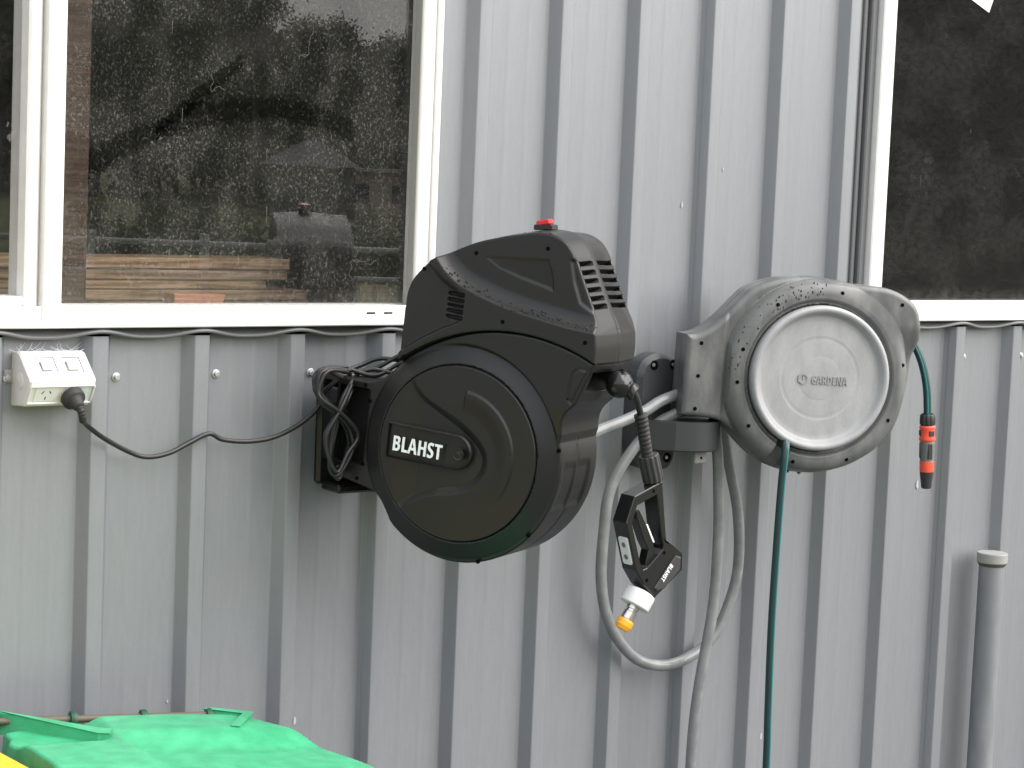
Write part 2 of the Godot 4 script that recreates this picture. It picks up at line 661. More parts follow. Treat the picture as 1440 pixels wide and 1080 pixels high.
func make_shed() -> void:
	var s := thing("metal_shed", "grey shed wall of ribbed metal sheets with white framed windows", "shed")
	var blocks := [[-3.2, 4.2, -0.01, 1.606], [-3.2, -1.72, 1.606, 2.72], [-0.062, 1.045, 1.606, 2.72], [2.62, 4.2, 1.606, 2.72], [-3.2, 4.2, 2.72, 3.1]]
	var k := -17
	while k < 21:
		var pr := rib_profile(k)
		var tall := false
		var m := M.new()
		for b in blocks:
			var c := clip_profile(pr, b[0], b[1])
			if c.size() < 2: continue
			if b[2] > 2.7 and m.v.size() and not tall: # nothing of this sheet beside the window: the piece above it stands alone
				put("cladding_sheet", m, mats.steel, s)
				m = M.new()
			if b[2] > 1.6: tall = true
			var rows := []
			for y in [b[2], b[3]]:
				var row := PackedVector3Array()
				for q in c: row.append(Vector3(q.x, y, q.y))
				rows.append(row)
			m.grid(rows)
		if m.v.size(): put("cladding_sheet", m, mats.steel, s)
		k += 4
	# hexagon headed screws with washers, in the pans beside the ribs
	var sc := M.new()
	sc.lathe_sharp([Vector2(0.0078, 0.0), Vector2(0.0075, 0.0016), Vector2(0.0068, 0.002), Vector2(0.0046, 0.0022)], Transform3D(Basis(Vector3.RIGHT, PI / 2)), 20)
	sc.lathe_sharp([Vector2(0.0047, 0.002), Vector2(0.0047, 0.0062), Vector2(0.004, 0.0068), Vector2(0.0001, 0.0068)], Transform3D(Basis(Vector3.RIGHT, PI / 2)), 6)
	var scm := sc.mesh()
	for x in [-1.27, -1.08, -0.891, -0.691, -0.501, -0.310, -0.118, 0.072, 0.26, 0.446, 0.64, 0.83, 1.02, 1.21, 1.397, 1.591]:
		var o := put("screw", scm, mats.screw, s)
		o.position = Vector3(x, 1.536 + rng.randf_range(-0.001, 0.001), 0.0003)
		o.rotation.z = rng.randf() * TAU
	for p in [Vector2(1.047, 1.70), Vector2(-0.118, 0.5), Vector2(0.446, 0.5), Vector2(1.397, 0.5)]:
		var o := put("screw", scm, mats.screw, s)
		o.position = Vector3(p.x, p.y, 0.0003)
	# bird marks and scuffs, a fraction of a millimetre thick
	for p in [[-0.578, 0.969, 0.004], [-0.334, 0.911, 0.007], [0.813, 0.746, 0.006], [0.543, 1.854, 0.006], [0.648, 1.929, 0.004], [1.271, 1.255, 0.010], [0.424, 1.36, 0.010], [1.36, 0.95, 0.003]]:
		var poly := PackedVector2Array()
		for i in 9:
			var a := TAU * i / 9
			poly.append(Vector2(p[0] + cos(a) * p[2] * rng.randf_range(0.25, 0.7), p[1] + sin(a) * p[2] * rng.randf_range(0.6, 1.3)))
		var m := M.new()
		var fx: float = fposmod(p[0], 0.19)
		m.prism(poly, 0.0 if fx > 0.057 else 0.0252, 0.0022 if fx > 0.057 else 0.0262)
		put("bird_mark", m, mats.mark, s)
	# flashing lips under the windows, dipping between the ribs
	for w in [[-1.74, -0.05], [1.04, 2.64]]:
		var m := M.new()
		var top := []
		var lip := []
		var n := int((w[1] - w[0]) / 0.01)
		var r0 := PackedVector3Array(); var r1 := PackedVector3Array(); var r2 := PackedVector3Array(); var r3 := PackedVector3Array(); var r4 := PackedVector3Array()
		for i in n + 1:
			var x := lerpf(w[0], w[1], float(i) / n)
			var f := fposmod(x - 0.028, 0.19) / 0.19
			var c := pow(0.5 + 0.5 * cos(TAU * f), 1.5)
			var y := 1.6035 + 0.0105 * c
			var z := 0.020 + 0.013 * c
			r0.append(Vector3(x, 1.619, -0.002))
			r1.append(Vector3(x, y + 0.0038, z - 0.003))
			r2.append(Vector3(x, y + 0.002, z))
			r3.append(Vector3(x, y - 0.002, z))
			r4.append(Vector3(x, y - 0.0032, z - 0.004))
		m.grid([r4, r3, r2, r1, r0])
		put("sill_flashing", m, mats.flash, s)
	# corner flashing beside the right window
	bx("jamb_flashing", Vector3(1.0355, 1.60, -0.01), Vector3(1.0535, 2.72, 0.016), mats.flash, s, 0.003)
	bx("jamb_flashing", Vector3(1.022, 1.60, -0.01), Vector3(1.0335, 2.72, 0.006), mats.flash, s, 0.002)
	# left window: a fixed light and a sliding sash
	var w1 := Node3D.new(); w1.name = "window"; s.add_child(w1, true)
	w1.set_meta("label", "left sliding window with dusty glass and white aluminium frame")
	bx("sill", Vector3(-1.72, 1.6215, -0.05), Vector3(-0.07, 1.656, 0.028), mats.white, w1, 0.002)
	bx("sill_nose", Vector3(-1.72, 1.6205, 0.0282), Vector3(-0.07, 1.634, 0.034), mats.white, w1, 0.002)
	bx("head", Vector3(-1.72, 2.66, -0.05), Vector3(-0.07, 2.70, 0.03), mats.white, w1)
	bx("jamb", Vector3(-0.1125, 1.6562, 0.006), Vector3(-0.0875, 2.6598, 0.029), mats.white, w1, 0.003)
	bx("jamb_back", Vector3(-0.085, 1.6562, -0.05), Vector3(-0.066, 2.6598, 0.0055), mats.white, w1, 0.001)
	bx("jamb_trim", Vector3(-0.0825, 1.6562, 0.006), Vector3(-0.070, 2.6598, 0.033), mats.white, w1, 0.003)
	bx("jamb_groove", Vector3(-0.0873, 1.6562, 0.006), Vector3(-0.0827, 2.6598, 0.0265), mats.white, w1)
	bx("jamb", Vector3(-1.72, 1.6562, -0.05), Vector3(-1.68, 2.6598, 0.03), mats.white, w1)
	bx("mullion", Vector3(-0.840, 1.6335, -0.05), Vector3(-0.808, 2.6598, 0.0335), mats.white, w1, 0.002)
	bx("sash_stile", Vector3(-0.868, 1.645, -0.045), Vector3(-0.8455, 2.6598, 0.022), mats.white, w1, 0.004)
	bx("sash_stile", Vector3(-0.8453, 1.645, -0.045), Vector3(-0.8405, 2.6598, 0.012), mats.white, w1, 0.001)
	bx("sash_rail", Vector3(-1.68, 1.6562, -0.045), Vector3(-0.8682, 1.6715, 0.020), mats.white, w1, 0.003)
	bx("gasket", Vector3(-0.1165, 1.6562, 0.007), Vector3(-0.1130, 2.6598, 0.0275), mats.gasket, w1, 0.001)
	for x in [-0.204, -0.167]:
		bx("drain_slot", Vector3(x - 0.009, 1.6415, 0.02), Vector3(x + 0.009, 1.6445, 0.0287), mats.hole, w1, 0.0003)
	bx("pane", Vector3(-0.808, 1.656, 0.001), Vector3(-0.086, 2.66, 0.005), mats.glass, w1, 0.0002)
	bx("pane", Vector3(-1.68, 1.6716, -0.012), Vector3(-0.8684, 2.66, -0.008), mats.glass, w1, 0.0002)
	dust_film(w1, Rect2(-0.808, 1.6562, 0.695, 1.0037), 0.0058, 91, true)
	dust_film(w1, Rect2(-1.68, 1.6717, 0.8115, 0.988), -0.0072, 92, false)
	# right window, with a dark insect screen in front of the glass
	var w2 := Node3D.new(); w2.name = "window"; s.add_child(w2, true)
	w2.set_meta("label", "right window with dark screened glass and white frame")
	bx("sill", Vector3(1.0555, 1.6195, -0.05), Vector3(2.60, 1.664, 0.030), mats.white, w2, 0.002)
	bx("head", Vector3(1.0555, 2.66, -0.05), Vector3(2.60, 2.70, 0.03), mats.white, w2)
	bx("jamb", Vector3(1.0555, 1.6642, -0.05), Vector3(1.095, 2.6598, 0.032), mats.white, w2, 0.003)
	bx("jamb", Vector3(2.56, 1.6642, -0.05), Vector3(2.60, 2.6598, 0.03), mats.white, w2)
	bx("pane", Vector3(1.0952, 1.6642, 0.001), Vector3(2.56, 2.66, 0.005), mats.glass, w2, 0.0002)
	dust_film(w2, Rect2(1.0953, 1.6643, 1.4646, 0.9955), 0.0092, 93, false)
	var fs := mat(lin(0.014, 0.014, 0.0145, 0.46), 0.95, 0.0, 0.0)
	fs.transparency = BaseMaterial3D.TRANSPARENCY_ALPHA
	bx("insect_screen", Vector3(1.0952, 1.6642, 0.0072), Vector3(2.56, 2.66, 0.0080), fs, w2, 0.0002)
	# inside: lining, floor, ceiling, the bench and a stud
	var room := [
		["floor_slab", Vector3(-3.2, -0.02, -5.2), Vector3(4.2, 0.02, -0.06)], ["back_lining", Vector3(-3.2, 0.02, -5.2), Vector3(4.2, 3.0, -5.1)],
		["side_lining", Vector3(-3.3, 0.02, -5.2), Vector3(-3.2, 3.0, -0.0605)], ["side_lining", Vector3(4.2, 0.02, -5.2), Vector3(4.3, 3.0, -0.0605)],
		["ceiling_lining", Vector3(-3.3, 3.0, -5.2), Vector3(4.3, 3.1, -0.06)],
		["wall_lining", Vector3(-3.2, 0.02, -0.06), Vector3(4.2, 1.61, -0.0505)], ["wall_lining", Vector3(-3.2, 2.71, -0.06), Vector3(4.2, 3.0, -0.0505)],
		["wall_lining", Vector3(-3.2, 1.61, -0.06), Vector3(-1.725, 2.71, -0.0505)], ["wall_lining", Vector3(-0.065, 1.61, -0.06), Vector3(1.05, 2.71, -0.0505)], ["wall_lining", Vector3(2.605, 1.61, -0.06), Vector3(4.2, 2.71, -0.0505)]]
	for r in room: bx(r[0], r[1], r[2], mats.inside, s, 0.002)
	bx("roof", Vector3(-3.4, 3.101, -5.3), Vector3(4.4, 3.16, 0.08), mats.flash, s, 0.004)
	bx("stud", Vector3(-0.757, 1.0, -0.19), Vector3(-0.700, 2.95, -0.10), mats.stud, s, 0.003)
	bx("bench_top", Vector3(-2.2, 1.585, -0.95), Vector3(0.9, 1.622, -0.13), mats.stud, s, 0.003)

func dust_film(parent: Node, r: Rect2, z: float, sd: int, rich: bool) -> void:
	var w := 1024
	var h := 1024
	var a := noise_image(w, h, 0.006, 4, sd)
	var b := noise_image(w, h, 0.05, 3, sd + 1)
	var c := noise_image(w, h, 0.09, 3, sd + 2)
	var c2 := noise_image(w, h, 0.21, 2, sd + 3)
	var im := Image.create(w, h, false, Image.FORMAT_RGBA8)
	var r2 := RandomNumberGenerator.new()
	r2.seed = sd
	var arc1 := spl2([Vector2(0.05, 0.785), Vector2(0.12, 0.752), Vector2(0.27, 0.702), Vector2(0.42, 0.672), Vector2(0.56, 0.66), Vector2(0.70, 0.668), Vector2(0.80, 0.69)], 4)
	var arc2 := spl2([Vector2(0.26, 0.705), Vector2(0.37, 0.645), Vector2(0.48, 0.585)], 4)
	for y in h:
		for x in w:
			var n1 := a.get_pixel(x, y).r
			var n2 := b.get_pixel(x, y).r
			var n3 := c.get_pixel(x, y).r
			var den := 0.75 + 0.9 * sm(0.25, 0.7, n1)
			var n4 := c2.get_pixel(x, y).r
			var al := den * (0.019 + 0.09 * sm(0.55, 0.85, n3) * n2 + 0.075 * sm(0.62, 0.86, n4) + 0.20 * sm(0.85, 0.97, n4))
			if not rich: al = den * (0.006 + 0.012 * n2 + 0.04 * sm(0.70, 0.95, n4))
			al += 0.05 * sm(0.965, 1.0, float(y) / h) * n2
			im.set_pixel(x, y, Color(0.80, 0.80, 0.77, al))
	if rich: # a hand has wiped an arc through the dust
		for l in [[arc1, 0.026], [arc2, 0.015]]:
			var poly: PackedVector2Array = l[0]
			for y in range(int(h * 0.54), int(h * 0.84)):
				for x in range(int(w * 0.03), int(w * 0.95)):
					var p := Vector2(float(x) / w, float(y) / h)
					var d := absf(line_dist(p, poly)) + 0.012 * (b.get_pixel(x, y).r - 0.5)
					if d < l[1]:
						var q := im.get_pixel(x, y)
						q.a *= lerpf(0.42, 1.0, sm(l[1] * 0.5, l[1], d))
						im.set_pixel(x, y, q)
	# splashes, runs and hair-fine threads
	for k in (1500 if rich else 200):
		var x := r2.randi() % w
		var y := r2.randi() % h
		var l := 1 + int(r2.randf() * r2.randf() * 5)
		if r2.randf() < 0.06: l = 6 + r2.randi() % 26
		var s := r2.randf_range(0.04, 0.3) * (1.0 if rich else 0.5)
		for j in l:
			if y + j < h:
				im.set_pixel(x, y + j, Color(0.86, 0.86, 0.83, s * (1.0 - 0.6 * j / l)))
				if l < 5 and x + 1 < w and s > 0.35: im.set_pixel(x + 1, y + j, Color(0.86, 0.86, 0.83, s * 0.7))
	for k in (11 if rich else 0):
		var p := Vector2(r2.randf() * w, r2.randf() * h)
		var ang := r2.randf() * TAU
		for j in 70 + r2.randi() % 120:
			ang += r2.randf_range(-0.35, 0.35)
			p += Vector2(cos(ang), sin(ang) * 0.9) * 0.7
			if p.x > 1 and p.y > 1 and p.x < w - 2 and p.y < h - 2:
				im.set_pixel(int(p.x), int(p.y), Color(0.86, 0.85, 0.8, 0.15))
	var m := mat(Color.WHITE, 0.9, 0.0, 0.2)
	m.albedo_texture = ImageTexture.create_from_image(im)
	m.transparency = BaseMaterial3D.TRANSPARENCY_ALPHA
	m.metallic_specular = 0.1
	var g := M.new()
	g.quad(Vector3(r.position.x, r.position.y, z), Vector3(r.end.x, r.position.y, z), Vector3(r.end.x, r.end.y, z), Vector3(r.position.x, r.end.y, z))
	put("dust_film", g, m, parent)

# ------------------------------------------------------------------ what the windows mirror
func leaf_clump(sd: int, n: int, size: float, leaf: float) -> ArrayMesh:
	var r := RandomNumberGenerator.new()
	r.seed = sd
	var m := M.new()
	for i in n:
		var c := Vector3(r.randfn(0, 0.45), r.randfn(0, 0.38), r.randfn(0, 0.45)) * size
		var b := Basis.from_euler(Vector3(r.randf() * TAU, r.randf() * TAU, r.randf() * TAU))
		var l := leaf * r.randf_range(0.6, 1.3)
		m.quad(c + b * Vector3(-l, -l * 0.4, 0), c + b * Vector3(l, -l * 0.4, 0), c + b * Vector3(l * 0.7, l * 0.4, l * 0.2), c + b * Vector3(-l * 0.7, l * 0.4, l * 0.2))
	return m.mesh()

func clumps(called: String, mesh: ArrayMesh, xs: Array, m: Material, parent: Node) -> MultiMeshInstance3D:
	var mm := MultiMesh.new()
	mm.transform_format = MultiMesh.TRANSFORM_3D
	mm.mesh = mesh
	mm.instance_count = xs.size()
	for i in xs.size(): mm.set_instance_transform(i, xs[i])
	var o := MultiMeshInstance3D.new()
	o.name = called
	o.multimesh = mm
	o.material_override = m
	parent.add_child(o, true)
	return o

func field_y(x: float, z: float) -> float:
	var d := Vector2(x, z).length()
	return -0.02 if d < 30.0 else -0.02 - 1.2 * sm(15, 60, d) + 5.0 * sm(160, 330, z)

func make_surroundings() -> void:
	var leaf := mat(lin(0.075, 0.088, 0.048), 0.7)
	leaf.backlight_enabled = true
	leaf.backlight = lin(0.08, 0.10, 0.04)
	var leaf2 := mat(lin(0.07, 0.078, 0.042), 0.7)
	var bark := mat(lin(0.16, 0.14, 0.115), 0.85)
	var clump := leaf_clump(5, 64, 1.5, 0.32)
	var fine := leaf_clump(6, 130, 1.25, 0.15)
	var org := Vector3(-2.4, 0, -3.4)
	# the far wood: one mass
	var xs := []
	var tr := M.new()
	var r := RandomNumberGenerator.new()
	r.seed = 17
	for k in 260:
		var a := deg_to_rad(lerpf(8, 62, (k + r.randf()) / 150.0)) if k < 150 else deg_to_rad(lerpf(-84, 8, (k - 150 + r.randf()) / 110.0))
		var d := r.randf_range(175, 230)
		var p := org + Vector3(sin(a), 0, cos(a)) * d
		var hgt := r.randf_range(11, 16) + (8.0 if k < 60 or k > 92 else r.randf_range(-5.5, -2.0))
		p.y = field_y(p.x, p.z)
		tr.tube([p, p + Vector3(r.randf_range(-1, 1), hgt * 0.5, 0), p + Vector3(r.randf_range(-1.5, 1.5), hgt * 0.85, 0)], func(t): return 0.28 * (1 - 0.7 * t), 6, 2, false)
		for j in 34:
			var t := sqrt(r.randf())
			var q := p + Vector3(r.randfn(0, 1.9), hgt * (0.02 + 0.96 * t), r.randfn(0, 1.6))
			xs.append(Transform3D(Basis.from_euler(Vector3(r.randf() * 6, r.randf() * 6, r.randf() * 6)) * r.randf_range(0.8, 1.7), q))
	var wood_mass := Node3D.new()
	wood_mass.name = "far_wood"
	add_child(wood_mass)
	wood_mass.set_meta("kind", "stuff")
	tag(wood_mass, "dark far-off wood mirrored in the dusty left window", "wood")
	clumps("foliage", clump, xs, leaf, wood_mass).set_meta("kind", "stuff")
	put("trunks", tr, bark, wood_mass).set_meta("kind", "stuff")
	# single gum trees whose crowns stand against the sky in the mirror image
	var labels := ["tall gum tree mirrored at the top right of the left window", "broad gum tree mirrored right of the hipped roof house", "slender gum tree mirrored above the left window's middle"]
	var spots := [[33.4, 168.0, 12.2], [31.6, 160.0, 13.0], [29.9, 164.0, 16.5]]
	for k in 3:
		var a := deg_to_rad(spots[k][0])
		var p: Vector3 = org + Vector3(sin(a), 0, cos(a)) * float(spots[k][1])
		p.y = field_y(p.x, p.z)
		var t := thing("gum_tree", labels[k], "tree", p, "gum trees at the edge of the far wood")
		var hgt: float = spots[k][2]
		var m := M.new()
		m.tube([Vector3.ZERO, Vector3(0.4, hgt * 0.35, 0), Vector3(0.1, hgt * 0.7, 0.2), Vector3(0.6, hgt * 0.92, 0)], func(q): return 0.34 * (1 - 0.8 * q), 8, 4)
		var cs := []
		for b in 10:
			var st := Vector3(0.2, hgt * r.randf_range(0.35, 0.75), 0)
			var en := st + Vector3(r.randf_range(-3.6, 3.6), r.randf_range(1.2, 3.6), r.randf_range(-2.5, 2.5))
			m.tube([st, st.lerp(en, 0.5) + Vector3(0, 0.5, 0), en], func(q): return 0.14 * (1 - 0.8 * q), 6, 3)
			for j in 8:
				cs.append(Transform3D(Basis.from_euler(Vector3(r.randf() * 6, r.randf() * 6, r.randf() * 6)) * r.randf_range(0.5, 1.0), en + Vector3(r.randfn(0, 0.9), r.randfn(0, 0.7), r.randfn(0, 0.9))))
		for j in 10: cs.append(Transform3D(Basis.from_euler(Vector3(r.randf() * 6, r.randf() * 6, 0)) * 0.9, Vector3(r.randfn(0.5, 1.0), hgt * r.randf_range(0.8, 1.0), r.randfn(0, 1.0))))
		put("trunk", m, bark, t)
		clumps("crown", fine, cs, leaf2, t).set_meta("kind", "stuff")
	# the neighbour's house with a hipped roof
	var a2 := deg_to_rad(31.45)
	var hp: Vector3 = org + Vector3(sin(a2), 0, cos(a2)) * 140.0
	hp.y = field_y(hp.x, hp.z)
	var hs := thing("neighbour_house", "low house with grey hipped roof mirrored in the left window", "house", hp)
	hs.rotation.y = a2 + PI
	bx("wall", Vector3(-2.75, 0, -3), Vector3(2.75, 3.15, 3), mat(lin(0.13, 0.12, 0.10), 0.8), hs, 0.02)
	var rf := M.new()
	var e := [Vector3(-3.2, 3.15, 3.5), Vector3(3.2, 3.15, 3.5), Vector3(3.2, 3.15, -3.5), Vector3(-3.2, 3.15, -3.5), Vector3(-0.4, 4.75, 0), Vector3(0.4, 4.75, 0)]
	rf.quad(e[0], e[1], e[5], e[4]); rf.tri(e[1], e[2], e[5]); rf.quad(e[2], e[3], e[4], e[5]); rf.tri(e[3], e[0], e[4]); rf.quad(e[3], e[2], e[1], e[0])
	put("roof", rf, mat(lin(0.085, 0.085, 0.095), 0.8), hs)
	for x in [-2.1, 0.0]:
		bx("window", Vector3(x, 1.2, 3.0), Vector3(x + 1.2, 2.4, 3.06), mat(lin(0.05, 0.06, 0.07), 0.15), hs, 0.01)
	bx("door", Vector3(1.6, 0.0, 3.0), Vector3(2.4, 2.2, 3.05), mat(lin(0.2, 0.2, 0.19), 0.5), hs, 0.01)
	# the cream house to its right
	a2 = deg_to_rad(33.2)
	hp = org + Vector3(sin(a2), 0, cos(a2)) * 150.0
	hp.y = field_y(hp.x, hp.z)
	hs = thing("cream_house", "cream walled house mirrored at the left window's right edge", "house", hp)
	hs.rotation.y = a2 + PI
	bx("wall", Vector3(-3, 0, -3), Vector3(3, 2.9, 3), mat(lin(0.55, 0.45, 0.33), 0.8), hs, 0.02)
	bx("roof", Vector3(-3.5, 2.9, -3.5), Vector3(3.5, 3.15, 3.5), mat(lin(0.4, 0.4, 0.4), 0.6), hs, 0.03)
	for x in [-2.2, 0.6]: bx("window", Vector3(x, 0.9, 3.0), Vector3(x + 1.3, 2.1, 3.05), mat(lin(0.05, 0.06, 0.07), 0.15), hs, 0.01)
	# a rail fence across the grass
	var fc := thing("rail_fence", "pale rail fence mirrored low across the left window", "fence", Vector3.ZERO)
	var A := org + Vector3(sin(deg_to_rad(20.0)), 0, cos(deg_to_rad(20.0))) * 34.0
	var B := org + Vector3(sin(deg_to_rad(42.0)), 0, cos(deg_to_rad(42.0))) * 38.0
	var fm := mat(lin(0.5, 0.5, 0.47), 0.7)
	for k in 9:
		var p := A.lerp(B, k / 8.0)
		p.y = field_y(p.x, p.z)
		bx("post", p + Vector3(-0.06, 0, -0.06), p + Vector3(0.06, 1.15, 0.06), fm, fc, 0.01)
	for y in [0.55, 1.02]:
		var m := M.new()
		var p0 := A; p0.y = field_y(A.x, A.z) + y
		var p1 := B; p1.y = field_y(B.x, B.z) + y
		m.tube([p0, p1], 0.05, 6, 1)
		put("rail", m, fm, fc)
	# bushes along the field
	for k in 3:
		var a := deg_to_rad([26.5, 28.6, 33.0][k])
		var p: Vector3 = org + Vector3(sin(a), 0, cos(a)) * [60.0, 66.0, 62.0][k]
		p.y = field_y(p.x, p.z)
		var t := thing("bush", ["dark bush mirrored at the left window's left side", "round bush mirrored below the hipped roof house", "low bush mirrored below the cream walled house"][k], "bush", p, "bushes along the field")
		var cs := []
		for j in 26: cs.append(Transform3D(Basis.from_euler(Vector3(r.randf() * 6, r.randf() * 6, 0)) * r.randf_range(0.3, 0.6), Vector3(r.randfn(0, 0.8), absf(r.randfn(0.7, 0.4)), r.randfn(0, 0.7))))
		clumps("foliage", clump, cs, leaf, t).set_meta("kind", "stuff")
		var m := M.new()
		m.tube([Vector3.ZERO, Vector3(0.1, 1.2, 0)], 0.06, 6, 1)
		put("stem", m, bark, t)

func make_boards() -> void:
	var rows := [[1.7008, 0.0205, -0.178, "topmost timber board of the stack behind the dusty glass"], [1.6806, 0.019, -0.180, "second timber board down in the stack behind glass"], [1.6632, 0.0165, -0.225, "third timber board down, ending short of the others"], [1.6425, 0.0195, -0.139, "fourth timber board down, longest of the stack"], [1.6225, 0.019, -0.130, "bottom timber board of the stack behind the dusty glass"]]
	for k in rows.size():
		var q: Array = rows[k]
		var m := M.new()
		var z := -0.30 - 0.004 * ((k * 7) % 3)
		m.box(Vector3.ZERO, Vector3(1.5, q[1], 0.13), 0.002)
		var o := put("timber_board", m, mats.wood if k % 2 == 0 else mats.wood_b)
		o.position = Vector3(q[2] - 0.75, q[0] + q[1] * 0.5, z - 0.065)
		tag(o, q[3], "board", "timber boards stacked on the bench")
	var m := M.new()
	m.prism(PackedVector2Array([Vector2(-0.05, 0), Vector2(0.046, 0), Vector2(0.056, 0.036), Vector2(-0.05, 0.0375)]), -0.04, 0.0, 0.001)
	var ob := put("wood_offcut", m, mats.pink)
	ob.position = Vector3(-0.415, 1.6225, -0.225)
	tag(ob, "reddish wood offcut lying in front of the board stack", "offcut")
	for k in 2:
		m = M.new()
		m.lathe([Vector2(0.0001, 0), Vector2(0.013, 0), Vector2(0.014, 0.004), Vector2(0.014, 0.048), Vector2(0.013, 0.050), Vector2(0.0001, 0.050)], Transform3D(), 16)
		ob = put("wood_disc", m, mats.wood)
		ob.position = Vector3(0.0 + 0.034 * k, 1.6225, -0.30)
		tag(ob, ["left one of two small tan wood discs behind the dusty glass", "right one of two small tan wood discs behind the dusty glass"][k], "wood disc")
	# the corner of a paper notice on the right window
	m = M.new()
	m.box(Vector3.ZERO, Vector3(0.21, 0.297, 0.0006), 0.0001)
	ob = put("paper_notice", m, mats.paper)
	ob.transform = Transform3D(Basis(Vector3.BACK, deg_to_rad(-22.0)), Vector3(1.403, 2.299, 0.0100)) * Transform3D(Basis(), Vector3(-0.105, 0.1485, 0))
	tag(ob, "white paper corner stuck at the top of the right window", "paper")

# ------------------------------------------------------------------ power point and cord
func make_outlet() -> void:
	var o := thing("power_outlet", "white twin power point on the wall under left window", "power outlet", Vector3(-0.82, 1.537, 0))
	var hw := 0.058
	var prof := [Vector2(0.0, 0.043), Vector2(0.022, 0.046), Vector2(0.032, 0.043), Vector2(0.071, 0.006), Vector2(0.074, 0.001), Vector2(0.0725, -0.004), Vector2(0.053, -0.036), Vector2(0.047, -0.041), Vector2(0.0, -0.045)] # z, y
	var m := M.new()
	var xs := [[-hw, 0.0], [-hw + 0.002, 0.0], [hw - 0.002, 0.0], [hw, 0.0]]
	var rows := []
	for i in prof.size(): # each facet flat, with its own edges
		var q: Vector2 = prof[i]
	for i in prof.size() - 1:
		var p: Vector2 = prof[i]
		var q: Vector2 = prof[i + 1]
		m.quad(Vector3(-hw + 0.003, q.y, q.x), Vector3(hw - 0.003, q.y, q.x), Vector3(hw - 0.003, p.y, p.x), Vector3(-hw + 0.003, p.y, p.x))
		for s in [-1, 1]:
			var a := Vector3(s * (hw - 0.003), p.y, p.x)
			var b := Vector3(s * (hw - 0.003), q.y, q.x)
			var c := Vector3(s * hw, q.y * 0.95, q.x - 0.0035)
			var d := Vector3(s * hw, p.y * 0.95, p.x - 0.0035)
			if s > 0: m.quad(a, b, c, d)
			else: m.quad(b, a, d, c)
	for s in [-1, 1]:
		var poly := PackedVector2Array()
		for q in prof: poly.append(Vector2(q.x - 0.0035, q.y * 0.95))
		var ts := Geometry2D.triangulate_polygon(poly)
		for i in range(0, ts.size(), 3):
			var a := Vector3(s * hw, poly[ts[i]].y, poly[ts[i]].x)
			var b := Vector3(s * hw, poly[ts[i + 1]].y, poly[ts[i + 1]].x)
			var c := Vector3(s * hw, poly[ts[i + 2]].y, poly[ts[i + 2]].x)
			if ((b - a).cross(c - a).x > 0) == (s > 0): m.tri(a, b, c)
			else: m.tri(a, c, b)
	put("housing", m, mats.outlet, o)
	# switches on the upper slope
	var up_n := Vector3(0, 0.039, 0.037).normalized()
	var up_t := Transform3D(Basis(Vector3.RIGHT, up_n.cross(Vector3.RIGHT), up_n), Vector3(0, 0.025, 0.0518))
	for s in [-1, 1]:
		var sw := Node3D.new(); sw.name = "switch"; o.add_child(sw, true)
		sw.transform = up_t * Transform3D(Basis(), Vector3(s * 0.0225 + 0.002, 0.0, 0))
		m = M.new(); m.box(Vector3(0, 0, 0.0006), Vector3(0.030, 0.032, 0.0014), 0.0005)
		put("switch_plate", m, mats.outlet, sw)
		m = M.new(); m.box(Vector3(-0.002, -0.002, 0.003), Vector3(0.017, 0.019, 0.006), 0.0012, Transform3D(Basis(Vector3.RIGHT, 0.16)))
		put("rocker", m, mats.outlet, sw)
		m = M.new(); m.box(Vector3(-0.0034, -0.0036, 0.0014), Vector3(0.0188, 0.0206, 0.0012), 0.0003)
		put("rocker_shadow", m, mats.outlet_shade, sw)  # dark under-plate: the rocker's shadow on its left and bottom, put in as colour
		m = M.new()
		m.box(Vector3(0.0, 0.0155, 0.0015), Vector3(0.030, 0.0016, 0.0022), 0.0004); m.box(Vector3(0.0152, 0.0, 0.0015), Vector3(0.0016, 0.0325, 0.0022), 0.0004)
		put("switch_border", m, mats.outlet_shade, sw)
	# sockets on the lower slope: a rim, a panel, three slots
	var dn_n := Vector3(0, -0.0195, 0.032).normalized()
	dn_n = Vector3(0, -0.52, 0.855).normalized()
	var dn_t := Transform3D(Basis(Vector3.RIGHT, dn_n.cross(Vector3.RIGHT), dn_n), Vector3(0, -0.020, 0.0628))
	m = M.new()
	for q in [[Vector3(0, 0.0165, 0.0012), Vector3(0.112, 0.003, 0.004)], [Vector3(0, -0.0175, 0.0012), Vector3(0.112, 0.003, 0.004)], [Vector3(-0.0555, 0, 0.0012), Vector3(0.003, 0.032, 0.004)], [Vector3(0.0555, 0, 0.0012), Vector3(0.003, 0.032, 0.004)]]:
		m.box(q[0], q[1], 0.0008, dn_t)
	put("rim", m, mats.outlet, o)
	for s in [-1, 1]:
		var so := Node3D.new(); so.name = "socket"; o.add_child(so, true)
		so.transform = dn_t * Transform3D(Basis(), Vector3(s * 0.026, 0, 0))
		m = M.new(); m.box(Vector3(0, 0, 0.0005), Vector3(0.040, 0.029, 0.0012), 0.0005)
		put("socket_plate", m, mats.outlet, so)
		for q in [[-0.0065, 0.004, 0.6], [0.0065, 0.004, -0.6], [0.0, -0.0075, 0.0]]:
			m = M.new(); m.box(Vector3.ZERO, Vector3(0.0016, 0.0065, 0.0016), 0.0003)
			var sl := put("socket_slot", m, mats.hole, so)
			sl.transform = Transform3D(Basis(Vector3.BACK, -q[2]), Vector3(q[0], q[1], 0.0008))
	m = M.new(); m.lathe([Vector2(0.0135, 0), Vector2(0.013, 0.0012), Vector2(0.0001, 0.0014)], Transform3D(Basis(Vector3.BACK, PI / 2), Vector3(-hw - 0.0002, 0.0, 0.034)), 24)
	put("knockout_disc", m, mats.outlet, o)
